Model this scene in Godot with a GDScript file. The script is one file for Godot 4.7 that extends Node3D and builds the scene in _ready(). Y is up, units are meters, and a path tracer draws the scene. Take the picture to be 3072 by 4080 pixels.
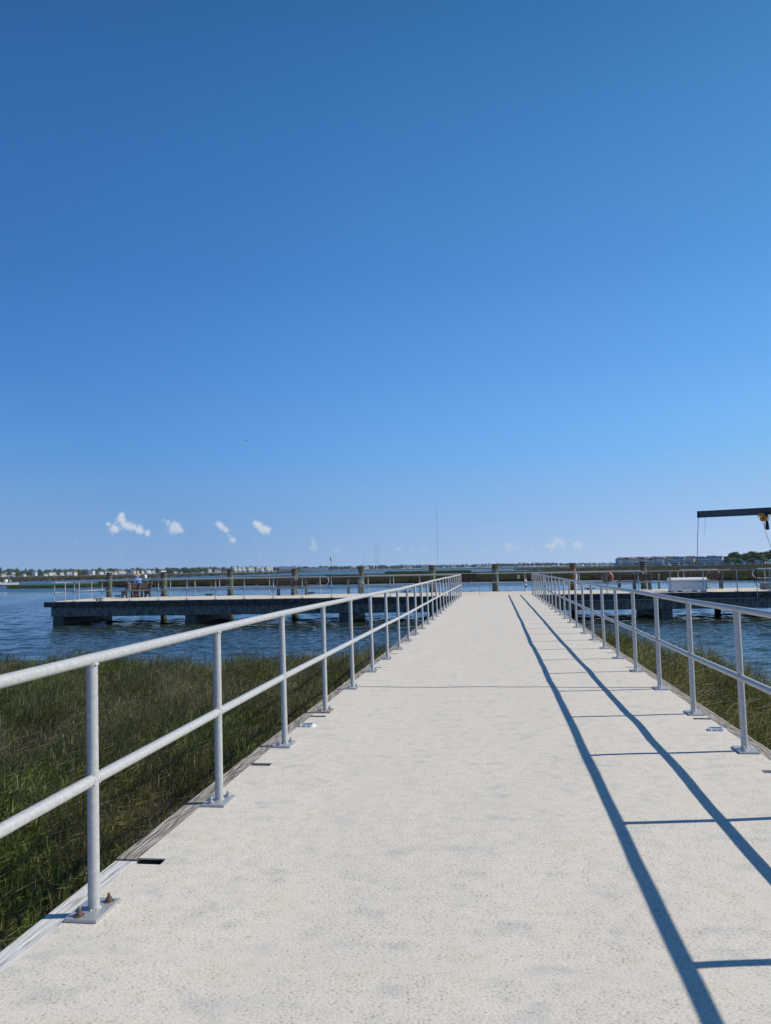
extends Node3D
# A concrete fishing pier reaching out over a salt marsh. x right, y up, -z ahead; the water lies at y = 0.

const CAM_H := 2.65
const FOC := 3130.0            # lens, in pixels of the 3072 x 4080 photograph
const PITCH := 0.0723
const ROLL := -0.0187
const YAW := 0.137
const POST_STEP := 1.524
const POST_Z := 3.218
const DECK := 1.242            # pier deck above the water
const PIER_Z := 39.65
const PIER_TURN := 0.03
const PROFILE := [1.218, 1.232, 1.244, 1.251, 1.245, 1.2444, 1.2432, 1.2376, 1.232, 1.2339, 1.2357, 1.2376, 1.2395, 1.241, 1.2425, 1.244, 1.2456, 1.2447, 1.2438, 1.2429, 1.242, 1.242, 1.242, 1.242, 1.242, 1.242]

var M := {}
var taken := {}
var rng := RandomNumberGenerator.new()

# ------------------------------------------------------------------ small helpers
func lin(r: float, g: float, b: float) -> Color:
	return Color(r, g, b).linear_to_srgb()

func P(x: float, y: float, ahead: float) -> Vector3:
	return Vector3(x, y, -ahead)

func pier_at(x: float, d: float, y := DECK) -> Vector3:   # a point of the cross pier: x along it, d back from its near edge
	return Vector3(x, y, -(PIER_Z + PIER_TURN * x + d))

func deck_y(ahead: float) -> float:
	var i := clampf((ahead - POST_Z) / POST_STEP + 1.0, 0.0, 24.999)
	var k := int(i)
	return lerpf(PROFILE[k], PROFILE[k + 1], i - k)

func bearing(u: float) -> Vector3:   # level direction towards a column of the photograph at the skyline
	var a := (u - 1536.0) / FOC
	return Vector3(sin(a) * cos(YAW) - cos(a) * sin(YAW), 0, -(cos(a) * cos(YAW) + sin(a) * sin(YAW)))

func far_at(u: float, dist: float, y := 0.0) -> Vector3:
	var a := atan((u - 1536.0) / FOC) - YAW
	return Vector3(sin(a) * dist, y, -cos(a) * dist)

func numbered(called: String) -> String:
	var n: int = taken.get(called, 0)
	taken[called] = n + 1
	return called if n == 0 else "%s_%03d" % [called, n]

func thing(called: String, label: String, category: String, at := Vector3.ZERO, turn := 0.0, group := "") -> Node3D:
	var o := Node3D.new()
	o.name = numbered(called)
	add_child(o)
	o.position = at
	o.rotation.y = turn
	tag(o, label, category, group)
	return o

func tag(o: Node, label: String, category: String, group := "") -> void:
	o.set_meta("label", label)
	o.set_meta("category", category)
	if group != "":
		o.set_meta("group", group)

func setting(called: String, label := "") -> Node3D:
	var o := Node3D.new()
	o.name = numbered(called)
	add_child(o)
	o.set_meta("kind", "structure")
	if label != "":
		o.set_meta("label", label)
	return o

func copy_of(o: Node3D, at: Vector3, turn: float, label: String, size := 1.0) -> Node3D:
	var c: Node3D = o.duplicate()
	var plain := String(o.name)
	if plain.length() > 4 and plain.substr(plain.length() - 3).is_valid_int():
		plain = plain.substr(0, plain.length() - 4)
	c.name = numbered(plain)
	add_child(c)
	c.position = at
	c.rotation.y = turn
	c.scale = Vector3.ONE * size
	c.set_meta("label", label)
	return c

const ORD := ["first", "second", "third", "fourth", "fifth", "sixth", "seventh", "eighth", "ninth", "tenth", "eleventh", "twelfth", "thirteenth", "fourteenth", "fifteenth", "sixteenth", "seventeenth", "eighteenth", "nineteenth"]
const TENS := ["", "", "twent", "thirt", "fort", "fift"]
func ordinal(i: int) -> String:
	if i < 19:
		return ORD[i]
	var n := i + 1
	return TENS[n / 10] + ("ieth" if n % 10 == 0 else "y-" + ORD[n % 10 - 1])

# ------------------------------------------------------------------ mesh helpers
func begin() -> SurfaceTool:
	var st := SurfaceTool.new()
	st.begin(Mesh.PRIMITIVE_TRIANGLES)
	return st

func part(st: SurfaceTool, called: String, m: Material, parent: Node, at := Vector3.ZERO, turn := 0.0) -> MeshInstance3D:
	return put(st.commit(), called, m, parent, at, turn)

func put(mesh: Mesh, called: String, m: Material, parent: Node, at := Vector3.ZERO, turn := 0.0) -> MeshInstance3D:
	var o := MeshInstance3D.new()
	o.name = called if parent != self else numbered(called)
	o.mesh = mesh
	o.material_override = m
	o.position = at
	o.rotation.y = turn
	parent.add_child(o, true)
	return o

func tri(st: SurfaceTool, a: Vector3, b: Vector3, c: Vector3, na: Vector3, nb: Vector3, nc: Vector3) -> void:
	if (b - a).cross(c - a).dot(na + nb + nc) > 0.0:   # front faces run clockwise
		st.set_normal(na); st.add_vertex(a)
		st.set_normal(nc); st.add_vertex(c)
		st.set_normal(nb); st.add_vertex(b)
	else:
		st.set_normal(na); st.add_vertex(a)
		st.set_normal(nb); st.add_vertex(b)
		st.set_normal(nc); st.add_vertex(c)

func quad(st: SurfaceTool, a: Vector3, b: Vector3, c: Vector3, d: Vector3, n: Vector3) -> void:
	tri(st, a, b, c, n, n, n)
	tri(st, a, c, d, n, n, n)

func box(st: SurfaceTool, c: Vector3, s: Vector3, bas := Basis.IDENTITY, bevel := 0.0) -> void:
	# a box, with its twelve edges cut when bevel > 0
	var h := s / 2.0
	var e := minf(bevel, minf(h.x, minf(h.y, h.z)) * 0.45)
	var ax := [Vector3.RIGHT, Vector3.UP, Vector3.BACK]
	for i in 3:
		var j := (i + 1) % 3
		var k := (i + 2) % 3
		for sg in [-1.0, 1.0]:
			var n: Vector3 = ax[i] * sg
			var o: Vector3 = n * h[i]
			var uj: Vector3 = ax[j] * (h[j] - e)
			var uk: Vector3 = ax[k] * (h[k] - e)
			quad(st, c + bas * (o - uj - uk), c + bas * (o + uj - uk), c + bas * (o + uj + uk), c + bas * (o - uj + uk), bas * n)
	if e <= 0.0:
		return
	for i in 3:   # edges along axis i
		var j := (i + 1) % 3
		var k := (i + 2) % 3
		for sj in [-1.0, 1.0]:
			for sk in [-1.0, 1.0]:
				var l: Vector3 = ax[i] * (h[i] - e)
				var p: Vector3 = ax[j] * sj * h[j] + ax[k] * sk * (h[k] - e)
				var q: Vector3 = ax[j] * sj * (h[j] - e) + ax[k] * sk * h[k]
				quad(st, c + bas * (p - l), c + bas * (p + l), c + bas * (q + l), c + bas * (q - l), bas * (ax[j] * sj + ax[k] * sk).normalized())
	for sx in [-1.0, 1.0]:
		for sy in [-1.0, 1.0]:
			for sz in [-1.0, 1.0]:
				var n := Vector3(sx, sy, sz)
				var a := Vector3(sx * h.x, sy * (h.y - e), sz * (h.z - e))
				var b := Vector3(sx * (h.x - e), sy * h.y, sz * (h.z - e))
				var d := Vector3(sx * (h.x - e), sy * (h.y - e), sz * h.z)
				var w := bas * n.normalized()
				tri(st, c + bas * a, c + bas * b, c + bas * d, w, w, w)

func ring_of(center: Vector3, axis: Vector3, side: Vector3, r: float, n: int) -> PackedVector3Array:
	var out := PackedVector3Array()
	var other := axis.cross(side).normalized()
	for k in n:
		var a := TAU * k / n
		out.append(center + (side * cos(a) + other * sin(a)) * r)
	return out

func tube(st: SurfaceTool, pts: Array, radius, n := 10, closed_ends := true) -> void:
	# a round bar through pts; radius is a number or one number for each point
	var cnt := pts.size()
	var rings := []
	var side := Vector3.ZERO
	for i in cnt:
		var t: Vector3 = (pts[mini(i + 1, cnt - 1)] - pts[maxi(i - 1, 0)]).normalized()
		if i == 0:
			side = t.cross(Vector3.UP)
			if side.length() < 0.05:
				side = t.cross(Vector3.RIGHT)
			side = side.normalized()
		else:
			side = (side - t * side.dot(t)).normalized()
		var r: float = radius[i] if radius is Array else radius
		rings.append(ring_of(pts[i], t, side, r, n))
	for i in cnt - 1:
		var c0: Vector3 = pts[i]
		var c1: Vector3 = pts[i + 1]
		for k in n:
			var k2 := (k + 1) % n
			var a: Vector3 = rings[i][k]
			var b: Vector3 = rings[i][k2]
			var c: Vector3 = rings[i + 1][k2]
			var d: Vector3 = rings[i + 1][k]
			var na := (a - c0).normalized()
			var nb := (b - c0).normalized()
			var nc := (c - c1).normalized()
			var nd := (d - c1).normalized()
			tri(st, a, b, c, na, nb, nc)
			tri(st, a, c, d, na, nc, nd)
	if closed_ends:
		for e in [0, cnt - 1]:
			var out_n: Vector3 = (pts[0] - pts[1]).normalized() if e == 0 else (pts[cnt - 1] - pts[cnt - 2]).normalized()
			for k in n:
				tri(st, pts[e], rings[e][k], rings[e][(k + 1) % n], out_n, out_n, out_n)

func lathe(st: SurfaceTool, at: Vector3, prof: Array, n := 16) -> void:
	# prof: [radius, height] from the bottom up, turned about the vertical
	for i in prof.size() - 1:
		var r0: float = prof[i][0]
		var r1: float = prof[i + 1][0]
		var y0: float = prof[i][1]
		var y1: float = prof[i + 1][1]
		var slope := Vector2(y1 - y0, r0 - r1).normalized()
		for k in n:
			var a0 := TAU * k / n
			var a1 := TAU * (k + 1) / n
			var d0 := Vector3(cos(a0), 0, sin(a0))
			var d1 := Vector3(cos(a1), 0, sin(a1))
			var n0 := (d0 * slope.x + Vector3.UP * slope.y).normalized()
			var n1 := (d1 * slope.x + Vector3.UP * slope.y).normalized()
			var a := at + d0 * r0 + Vector3.UP * y0
			var b := at + d1 * r0 + Vector3.UP * y0
			var c := at + d1 * r1 + Vector3.UP * y1
			var d := at + d0 * r1 + Vector3.UP * y1
			if r0 > 0.0:
				tri(st, a, b, c, n0, n1, n1)
			if r1 > 0.0:
				tri(st, a, c, d, n0, n1, n0)

func extrude(st: SurfaceTool, outline: PackedVector2Array, x0: float, x1: float, bas := Basis.IDENTITY, at := Vector3.ZERO) -> void:
	# outline in (z, y), pulled from x0 to x1
	var idx := Geometry2D.triangulate_polygon(outline)
	for e in 2:
		var x := x0 if e == 0 else x1
		var n := bas * Vector3(-1 if e == 0 else 1, 0, 0)
		for t in range(0, idx.size(), 3):
			var v := []
			for q in 3:
				var p: Vector2 = outline[idx[t + q]]
				v.append(at + bas * Vector3(x, p.y, p.x))
			tri(st, v[0], v[1], v[2], n, n, n)
	var cw := Geometry2D.is_polygon_clockwise(outline)
	for i in outline.size():
		var p := outline[i]
		var q := outline[(i + 1) % outline.size()]
		var d := (q - p).normalized()
		var o := Vector2(-d.y, d.x) if cw else Vector2(d.y, -d.x)
		quad(st, at + bas * Vector3(x0, p.y, p.x), at + bas * Vector3(x1, p.y, p.x), at + bas * Vector3(x1, q.y, q.x), at + bas * Vector3(x0, q.y, q.x), bas * Vector3(0, o.y, o.x))

func torus(st: SurfaceTool, c: Vector3, bas: Basis, big: float, small: float, n := 28, m := 10) -> void:
	for i in n:
		for j in m:
			var v := []
			var w := []
			for q in [[i, j], [i + 1, j], [i + 1, j + 1], [i, j + 1]]:
				var a: float = TAU * q[0] / n
				var b: float = TAU * q[1] / m
				var d := Vector3(cos(a), sin(a), 0)
				var nn := d * cos(b) + Vector3(0, 0, sin(b))
				v.append(c + bas * (d * big + nn * small))
				w.append(bas * nn)
			tri(st, v[0], v[1], v[2], w[0], w[1], w[2])
			tri(st, v[0], v[2], v[3], w[0], w[2], w[3])

func blob(st: SurfaceTool, c: Vector3, r: Vector3, n := 12, m := 8) -> void:
	for i in n:
		for j in m:
			var v := []
			var w := []
			for q in [[i, j], [i + 1, j], [i + 1, j + 1], [i, j + 1]]:
				var a: float = TAU * q[0] / n
				var b: float = PI * q[1] / m - PI / 2
				var d := Vector3(cos(a) * cos(b), sin(b), sin(a) * cos(b))
				v.append(c + d * r)
				w.append((d / r).normalized())
			tri(st, v[0], v[1], v[2], w[0], w[1], w[2])
			tri(st, v[0], v[2], v[3], w[0], w[2], w[3])

# ------------------------------------------------------------------ materials and textures
func mk(key: String, c: Color, rough := 0.8, metal := 0.0) -> StandardMaterial3D:
	var m := StandardMaterial3D.new()
	m.resource_name = key
	m.albedo_color = c
	m.roughness = rough
	m.metallic = metal
	M[key] = m
	return m

func noise(seed_: int, freq: float, oct := 4, kind := FastNoiseLite.TYPE_SIMPLEX_SMOOTH) -> FastNoiseLite:
	var n := FastNoiseLite.new()
	n.seed = seed_
	n.noise_type = kind
	n.frequency = freq
	n.fractal_type = FastNoiseLite.FRACTAL_FBM
	n.fractal_octaves = oct
	return n

func grey(seed_: int, freq: float, size := 512, oct := 4) -> PackedByteArray:
	var im := noise(seed_, freq, oct).get_seamless_image(size, size)
	im.convert(Image.FORMAT_L8)
	return im.get_data()

func ramp_tex(g: PackedByteArray, size: int, stops: Array) -> ImageTexture:
	# stops: [value 0..1, colour (linear)] in rising order
	var lut := []
	for i in 256:
		var t := i / 255.0
		var c: Color = stops[stops.size() - 1][1]
		if t <= stops[0][0]:
			c = stops[0][1]
		else:
			for s in stops.size() - 1:
				if t >= stops[s][0] and t <= stops[s + 1][0]:
					c = stops[s][1].lerp(stops[s + 1][1], (t - stops[s][0]) / (stops[s + 1][0] - stops[s][0]))
					break
		c = c.linear_to_srgb()
		lut.append([int(clampf(c.r, 0, 1) * 255), int(clampf(c.g, 0, 1) * 255), int(clampf(c.b, 0, 1) * 255)])
	var out := PackedByteArray()
	out.resize(size * size * 3)
	for i in size * size:
		var l: Array = lut[g[i]]
		out[i * 3] = l[0]
		out[i * 3 + 1] = l[1]
		out[i * 3 + 2] = l[2]
	return ImageTexture.create_from_image(Image.create_from_data(size, size, false, Image.FORMAT_RGB8, out))

func grey_tex(g: PackedByteArray, size: int) -> ImageTexture:
	return ImageTexture.create_from_image(Image.create_from_data(size, size, false, Image.FORMAT_L8, g))

func world_map(m: StandardMaterial3D, scale_: Vector3) -> void:
	m.uv1_triplanar = true
	m.uv1_world_triplanar = true
	m.uv1_triplanar_sharpness = 4.0
	m.uv1_scale = scale_

func own_map(m: StandardMaterial3D, scale_: Vector3) -> void:
	m.uv1_triplanar = true
	m.uv1_triplanar_sharpness = 4.0
	m.uv1_scale = scale_

func second_map(m: StandardMaterial3D, tex: Texture2D, scale_: Vector3) -> void:
	m.detail_enabled = true
	m.detail_blend_mode = BaseMaterial3D.BLEND_MODE_MUL
	m.detail_uv_layer = BaseMaterial3D.DETAIL_UV_2
	m.detail_albedo = tex
	m.uv2_triplanar = true
	m.uv2_world_triplanar = true
	m.uv2_triplanar_sharpness = 4.0
	m.uv2_scale = scale_

func relief(m: StandardMaterial3D, tex: Texture2D, cm: float) -> void:
	m.heightmap_enabled = true
	m.heightmap_texture = tex
	m.heightmap_scale = cm

func make_materials() -> void:
	# concrete: fine sandy grain with worn pits, and wide dull blue-grey stains
	var size := 1024
	var a := grey(11, 0.11, size, 3)
	var b := grey(12, 0.018, size, 4)
	var g := PackedByteArray()
	g.resize(size * size)
	for i in size * size:
		g[i] = clampi(int(128 + (a[i] - 128) * 0.48 + (b[i] - 128) * 0.2), 0, 255)
	rng.seed = 5
	for k in 9500:   # pits and pale grains, about 2 mm to a texel
		var cx := rng.randi() % size
		var cy := rng.randi() % size
		if b[cy * size + cx] < 118 and rng.randf() < 0.6:
			continue
		var dark := rng.randf() < 0.82
		var rx := rng.randf_range(0.6, 2.5) if dark else rng.randf_range(0.5, 1.3)
		var ry := rx * rng.randf_range(0.4, 0.9)
		var depth := rng.randf_range(20, 85) if dark else -70.0
		for y in range(-3, 4):
			for x in range(-3, 4):
				var q := pow(x / rx, 2) + pow(y / ry, 2)
				if q <= 1.0:
					var at := posmod(cy + y, size) * size + posmod(cx + x, size)
					g[at] = clampi(int(g[at] - depth * (1.0 - q * 0.5)), 0, 255)
	var fine := ramp_tex(g, size, [[0.05, Color(0.16, 0.145, 0.13)], [0.30, Color(0.42, 0.385, 0.34)], [0.40, Color(0.60, 0.556, 0.49)], [0.6, Color(0.66, 0.612, 0.545)], [0.72, Color(0.71, 0.66, 0.59)], [0.95, Color(0.9, 0.86, 0.80)]])
	var st := grey(21, 0.014, size, 5)
	var st2 := grey(23, 0.03, size, 4)
	var sg := PackedByteArray()
	sg.resize(size * size)
	for i in size * size:
		sg[i] = clampi(int(st[i] * 0.6 + st2[i] * 0.4), 0, 255)
	var stain := ramp_tex(sg, size, [[0.20, Color(0.83, 0.865, 0.90)], [0.33, Color(0.93, 0.947, 0.962)], [0.41, Color(0.985, 0.988, 0.99)], [0.5, Color(1, 1, 1)], [0.66, Color(1.0, 0.985, 0.965)], [0.76, Color(0.98, 0.94, 0.91)]])
	var fine_h := grey_tex(g, size)
	var m := mk("concrete", Color.WHITE, 0.92)
	m.albedo_texture = fine
	world_map(m, Vector3(0.5, 0.5, 0.5))
	second_map(m, stain, Vector3(0.17, 0.17, 0.23))
	relief(m, fine_h, 0.22)
	m = mk("pier_concrete", lin(0.98, 0.95, 0.90), 0.92)
	m.albedo_texture = fine
	world_map(m, Vector3(0.4, 0.4, 0.4))
	second_map(m, stain, Vector3(0.21, 0.3, 0.21))
	relief(m, fine_h, 0.3)
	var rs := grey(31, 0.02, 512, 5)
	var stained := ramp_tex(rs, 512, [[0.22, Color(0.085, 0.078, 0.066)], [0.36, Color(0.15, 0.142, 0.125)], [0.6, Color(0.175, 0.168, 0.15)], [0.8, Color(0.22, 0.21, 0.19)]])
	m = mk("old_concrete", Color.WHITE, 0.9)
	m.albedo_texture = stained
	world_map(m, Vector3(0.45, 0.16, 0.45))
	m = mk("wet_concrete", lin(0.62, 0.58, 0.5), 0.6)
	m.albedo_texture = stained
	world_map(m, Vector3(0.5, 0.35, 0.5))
	# weathered timber, grain along z (walkway) or along x (pier)
	var wg := grey(41, 0.012, 512, 5)
	var grain := ramp_tex(wg, 512, [[0.2, Color(0.075, 0.06, 0.05)], [0.42, Color(0.21, 0.18, 0.155)], [0.6, Color(0.34, 0.305, 0.27)], [0.8, Color(0.46, 0.43, 0.40)]])
	var white_wash := ramp_tex(wg, 512, [[0.2, Color(0.38, 0.36, 0.345)], [0.30, Color(0.54, 0.53, 0.52)], [0.6, Color(0.58, 0.575, 0.57)], [0.8, Color(0.62, 0.62, 0.615)]])
	var tar := ramp_tex(wg, 512, [[0.2, Color(0.02, 0.019, 0.018)], [0.45, Color(0.045, 0.043, 0.041)], [0.62, Color(0.075, 0.071, 0.068)], [0.8, Color(0.15, 0.14, 0.13)]])
	var wood_h := grey_tex(wg, 512)
	for w in [["edge_wood", grain, Vector3(9, 9, 0.55)], ["painted_wood", white_wash, Vector3(5, 5, 0.5)], ["tar_timber", tar, Vector3(0.35, 3.6, 3.6)], ["tar_timber_end", tar, Vector3(3.6, 3.6, 0.35)]]:
		m = mk(w[0], Color.WHITE, 0.9)
		m.albedo_texture = w[1]
		world_map(m, w[2])
		relief(m, wood_h, 0.5)
	var brown := ramp_tex(wg, 512, [[0.2, Color(0.03, 0.017, 0.014)], [0.5, Color(0.062, 0.034, 0.028)], [0.8, Color(0.11, 0.064, 0.052)]])
	m = mk("slat_brown", Color.WHITE, 0.65)
	m.albedo_texture = brown
	own_map(m, Vector3(0.6, 6, 6))
	m = mk("block_brown", lin(0.85, 0.8, 0.8), 0.9)
	m.albedo_texture = brown
	own_map(m, Vector3(6, 6, 6))
	var pile_green := ramp_tex(wg, 512, [[0.2, Color(0.035, 0.045, 0.03)], [0.45, Color(0.09, 0.115, 0.075)], [0.62, Color(0.14, 0.165, 0.115)], [0.8, Color(0.24, 0.245, 0.19)]])
	var pile_brown := ramp_tex(wg, 512, [[0.2, Color(0.07, 0.03, 0.012)], [0.5, Color(0.24, 0.115, 0.04)], [0.8, Color(0.36, 0.2, 0.085)]])
	for w in [["pile_green", pile_green], ["pile_brown", pile_brown]]:
		m = mk(w[0], Color.WHITE, 0.88)
		m.albedo_texture = w[1]
		own_map(m, Vector3(3.4, 0.5, 3.4))
		relief(m, wood_h, 0.6)
	mk("pile_cap", lin(0.025, 0.024, 0.024), 0.6)
	mk("strap", lin(0.34, 0.24, 0.16), 0.55, 0.2)
	# metals
	var ag := grey(51, 0.05, 256, 4)
	var alu := ramp_tex(ag, 256, [[0.25, Color(0.45, 0.45, 0.452)], [0.5, Color(0.49, 0.49, 0.492)], [0.75, Color(0.54, 0.54, 0.54)]])
	m = mk("aluminium", Color.WHITE, 0.48, 0.25)
	m.albedo_texture = alu
	world_map(m, Vector3(2.2, 2.2, 2.2))
	m = mk("plate", lin(0.88, 0.9, 0.94), 0.5, 0.5)
	m.albedo_texture = alu
	world_map(m, Vector3(5, 5, 5))
	var rust := ramp_tex(ag, 256, [[0.3, Color(0.12, 0.05, 0.025)], [0.52, Color(0.3, 0.16, 0.1)], [0.66, Color(0.55, 0.5, 0.47)]])
	m = mk("rusty_plate", Color.WHITE, 0.7, 0.2)
	m.albedo_texture = rust
	world_map(m, Vector3(5, 5, 5))
	mk("bolt_bronze", lin(0.20, 0.15, 0.105), 0.45, 0.6)
	mk("galvanised", lin(0.42, 0.44, 0.46), 0.5, 0.4)
	mk("dark_steel", lin(0.05, 0.055, 0.062), 0.55, 0.3)
	mk("cast_grey", lin(0.09, 0.09, 0.105), 0.5, 0.1)
	mk("steel_blue", lin(0.085, 0.10, 0.125), 0.55, 0.2)
	mk("black_rubber", lin(0.012, 0.012, 0.013), 0.7)
	mk("rope", lin(0.16, 0.16, 0.15), 0.9)
	mk("white_plastic", lin(0.80, 0.81, 0.82), 0.35)
	mk("white_gel", lin(0.82, 0.82, 0.80), 0.25)
	mk("lid_white", lin(0.84, 0.85, 0.85), 0.4)
	mk("latch_grey", lin(0.25, 0.26, 0.28), 0.5)
	mk("grey_plastic", lin(0.2, 0.2, 0.205), 0.6)
	mk("ring_orange", lin(0.62, 0.215, 0.12), 0.6)
	mk("hoist_yellow", lin(0.66, 0.29, 0.03), 0.45)
	mk("sticker_red", lin(0.55, 0.05, 0.035), 0.5)
	mk("sticker_blue", lin(0.03, 0.09, 0.4), 0.5)
	mk("paper_sign", lin(0.62, 0.6, 0.42), 0.6)
	mk("ink", lin(0.06, 0.06, 0.06), 0.7)
	mk("sign_brown", lin(0.045, 0.024, 0.02), 0.75)
	mk("lens_dark", lin(0.02, 0.03, 0.04), 0.12)
	mk("lens_grey", lin(0.28, 0.33, 0.36), 0.2)
	# people
	mk("skin", lin(0.42, 0.24, 0.165), 0.55)
	mk("shirt_blue", lin(0.16, 0.29, 0.66), 0.85)
	mk("shirt_teal", lin(0.02, 0.075, 0.085), 0.85)
	mk("trousers_khaki", lin(0.22, 0.15, 0.09), 0.9)
	mk("trousers_dark", lin(0.045, 0.05, 0.05), 0.9)
	mk("shoe", lin(0.04, 0.03, 0.025), 0.7)
	mk("straw", lin(0.60, 0.42, 0.22), 0.85)
	mk("hat_band", lin(0.16, 0.09, 0.05), 0.8)
	mk("white_hair", lin(0.75, 0.73, 0.71), 0.8)
	mk("stick_wood", lin(0.40, 0.2, 0.1), 0.6)
	# buildings far off
	mk("wall_white", lin(0.72, 0.72, 0.70), 0.85)
	mk("wall_cream", lin(0.62, 0.56, 0.45), 0.85)
	mk("wall_grey", lin(0.42, 0.46, 0.52), 0.85)
	mk("wall_blue", lin(0.52, 0.58, 0.66), 0.85)
	mk("wall_tan", lin(0.60, 0.56, 0.46), 0.85)
	mk("wall_brick", lin(0.42, 0.19, 0.12), 0.85)
	mk("roof_grey", lin(0.16, 0.165, 0.18), 0.85)
	mk("roof_dark", lin(0.07, 0.075, 0.09), 0.85)
	mk("roof_pink", lin(0.46, 0.36, 0.33), 0.85)
	mk("roof_red", lin(0.24, 0.06, 0.055), 0.85)
	mk("glass_dark", lin(0.025, 0.04, 0.06), 0.15)
	mk("trim_white", lin(0.78, 0.78, 0.77), 0.7)
	mk("trunk", lin(0.09, 0.07, 0.055), 0.95)
	for q in [["leaf", 0.75], ["grass", 0.6]]:
		m = mk(q[0], Color.WHITE, q[1])
		m.vertex_color_use_as_albedo = true
		m.backlight_enabled = true
		m.backlight = Color(0.62, 0.72, 0.4) if q[0] == "grass" else Color(0.3, 0.32, 0.2)
	# mud and far marsh
	var mg := grey(61, 0.02, 512, 5)
	m = mk("mud", Color.WHITE, 0.7)
	m.albedo_texture = ramp_tex(mg, 512, [[0.3, Color(0.02, 0.017, 0.012)], [0.55, Color(0.045, 0.038, 0.027)], [0.75, Color(0.085, 0.072, 0.05)]])
	world_map(m, Vector3(0.6, 0.6, 0.6))
	m = mk("marsh_turf", Color.WHITE, 0.95)
	m.albedo_texture = ramp_tex(mg, 512, [[0.25, Color(0.105, 0.08, 0.058)], [0.45, Color(0.175, 0.135, 0.10)], [0.6, Color(0.155, 0.13, 0.088)], [0.78, Color(0.12, 0.125, 0.065)]])
	world_map(m, Vector3(0.012, 0.012, 0.006))
	m = mk("far_ground", lin(0.085, 0.09, 0.05), 0.95)
	# water: murky green-blue, ruffled
	m = mk("water", lin(0.026, 0.040, 0.033), 0.05)
	m.metallic_specular = 0.41
	m.normal_enabled = true
	m.normal_texture = ripple_tex(512)
	m.normal_scale = 0.55
	world_map(m, Vector3(1.0 / 5.0, 1.0 / 5.0, 1.0 / 5.0))
	var fw := mk("far_water", lin(0.022, 0.040, 0.036), 0.26)
	fw.metallic_specular = 0.41
	fw.normal_enabled = true
	fw.normal_texture = m.normal_texture
	fw.normal_scale = 1.0
	world_map(fw, Vector3(1.0 / 13.0, 1.0 / 13.0, 1.0 / 13.0))

func ripple_tex(size: int) -> ImageTexture:
	# the slopes of some thirty small wind waves that repeat over one tile of 13 m
	rng.seed = 73
	var gx := PackedFloat32Array()
	var gz := PackedFloat32Array()
	gx.resize(size * size)
	gz.resize(size * size)
	for w in 30:
		var cycles := 7.0 * pow(9.5, w / 29.0)
		var a := rng.randfn() * 0.55 + 0.25
		var kx := roundf(cycles * sin(a))
		var kz := roundf(cycles * cos(a))
		var slope := 0.038 * (1.25 - 0.55 * w / 29.0)
		var l := sqrt(kx * kx + kz * kz)
		var ph := rng.randf() * TAU
		var cx := PackedFloat32Array()
		var sx := PackedFloat32Array()
		var cz := PackedFloat32Array()
		var sz := PackedFloat32Array()
		for i in size:
			var t := TAU * i / size
			cx.append(cos(kx * t + ph)); sx.append(sin(kx * t + ph))
			cz.append(cos(kz * t)); sz.append(sin(kz * t))
		var ux := slope * kx / l
		var uz := slope * kz / l
		var at := 0
		for y in size:
			var c := cz[y]
			var s := sz[y]
			for x in size:
				var v := cx[x] * c - sx[x] * s
				gx[at] += v * ux
				gz[at] += v * uz
				at += 1
	var out := PackedByteArray()
	out.resize(size * size * 3)
	for i in size * size:
		var n := Vector3(-gx[i], 1.0, -gz[i]).normalized()
		out[i * 3] = int(127.5 + 127.5 * n.x)
		out[i * 3 + 1] = int(127.5 - 127.5 * n.z)
		out[i * 3 + 2] = int(127.5 + 127.5 * n.y)
	return ImageTexture.create_from_image(Image.create_from_data(size, size, false, Image.FORMAT_RGB8, out))

# ------------------------------------------------------------------ camera, sky and sun
const SUN_TO := Vector3(1.17, 1.05, -0.22)     # read from the handrail's shadow

func sky_color(dir: Vector3) -> Color:
	var keys := [[0.0, 0.385, 0.555, 0.83], [1.2, 0.34, 0.535, 0.83], [4.0, 0.235, 0.49, 0.875], [8.1, 0.135, 0.42, 0.90], [14.0, 0.082, 0.318, 0.765], [20.5, 0.052, 0.240, 0.62], [37.0, 0.020, 0.134, 0.375], [60.0, 0.011, 0.068, 0.205], [90.0, 0.009, 0.052, 0.165]]
	var e := rad_to_deg(asin(clampf(dir.y, 0.0, 1.0)))
	var c := Vector3(keys[8][1], keys[8][2], keys[8][3])
	for k in 8:
		if e >= keys[k][0] and e <= keys[k + 1][0]:
			var t: float = (e - keys[k][0]) / (keys[k + 1][0] - keys[k][0])
			c = Vector3(keys[k][1], keys[k][2], keys[k][3]).lerp(Vector3(keys[k + 1][1], keys[k + 1][2], keys[k + 1][3]), t)
			break
	var s := SUN_TO.normalized()
	var flat := cos(deg_to_rad(e))
	var ahead := Vector3(-sin(YAW) * flat, dir.y, -cos(YAW) * flat)   # the same height, straight ahead
	var d := clampf(dir.dot(s), -0.12, 0.93) - clampf(ahead.dot(s), -0.12, 0.93)
	if d < 0.0:
		d *= 1.35
	c *= Vector3(exp(1.45 * d), exp(0.9 * d), exp(0.55 * d))          # brighter and paler towards the sun
	return Color(minf(c.x, 1.0), minf(c.y, 1.0), minf(c.z, 1.0))

func pano_dir(x: float, y: float, w: int, h: int) -> Vector3:
	var az := (x / w - 0.5) * TAU
	var up := (0.5 - y / h) * PI
	return Vector3(sin(az) * cos(up), sin(up), -cos(az) * cos(up))

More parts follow.
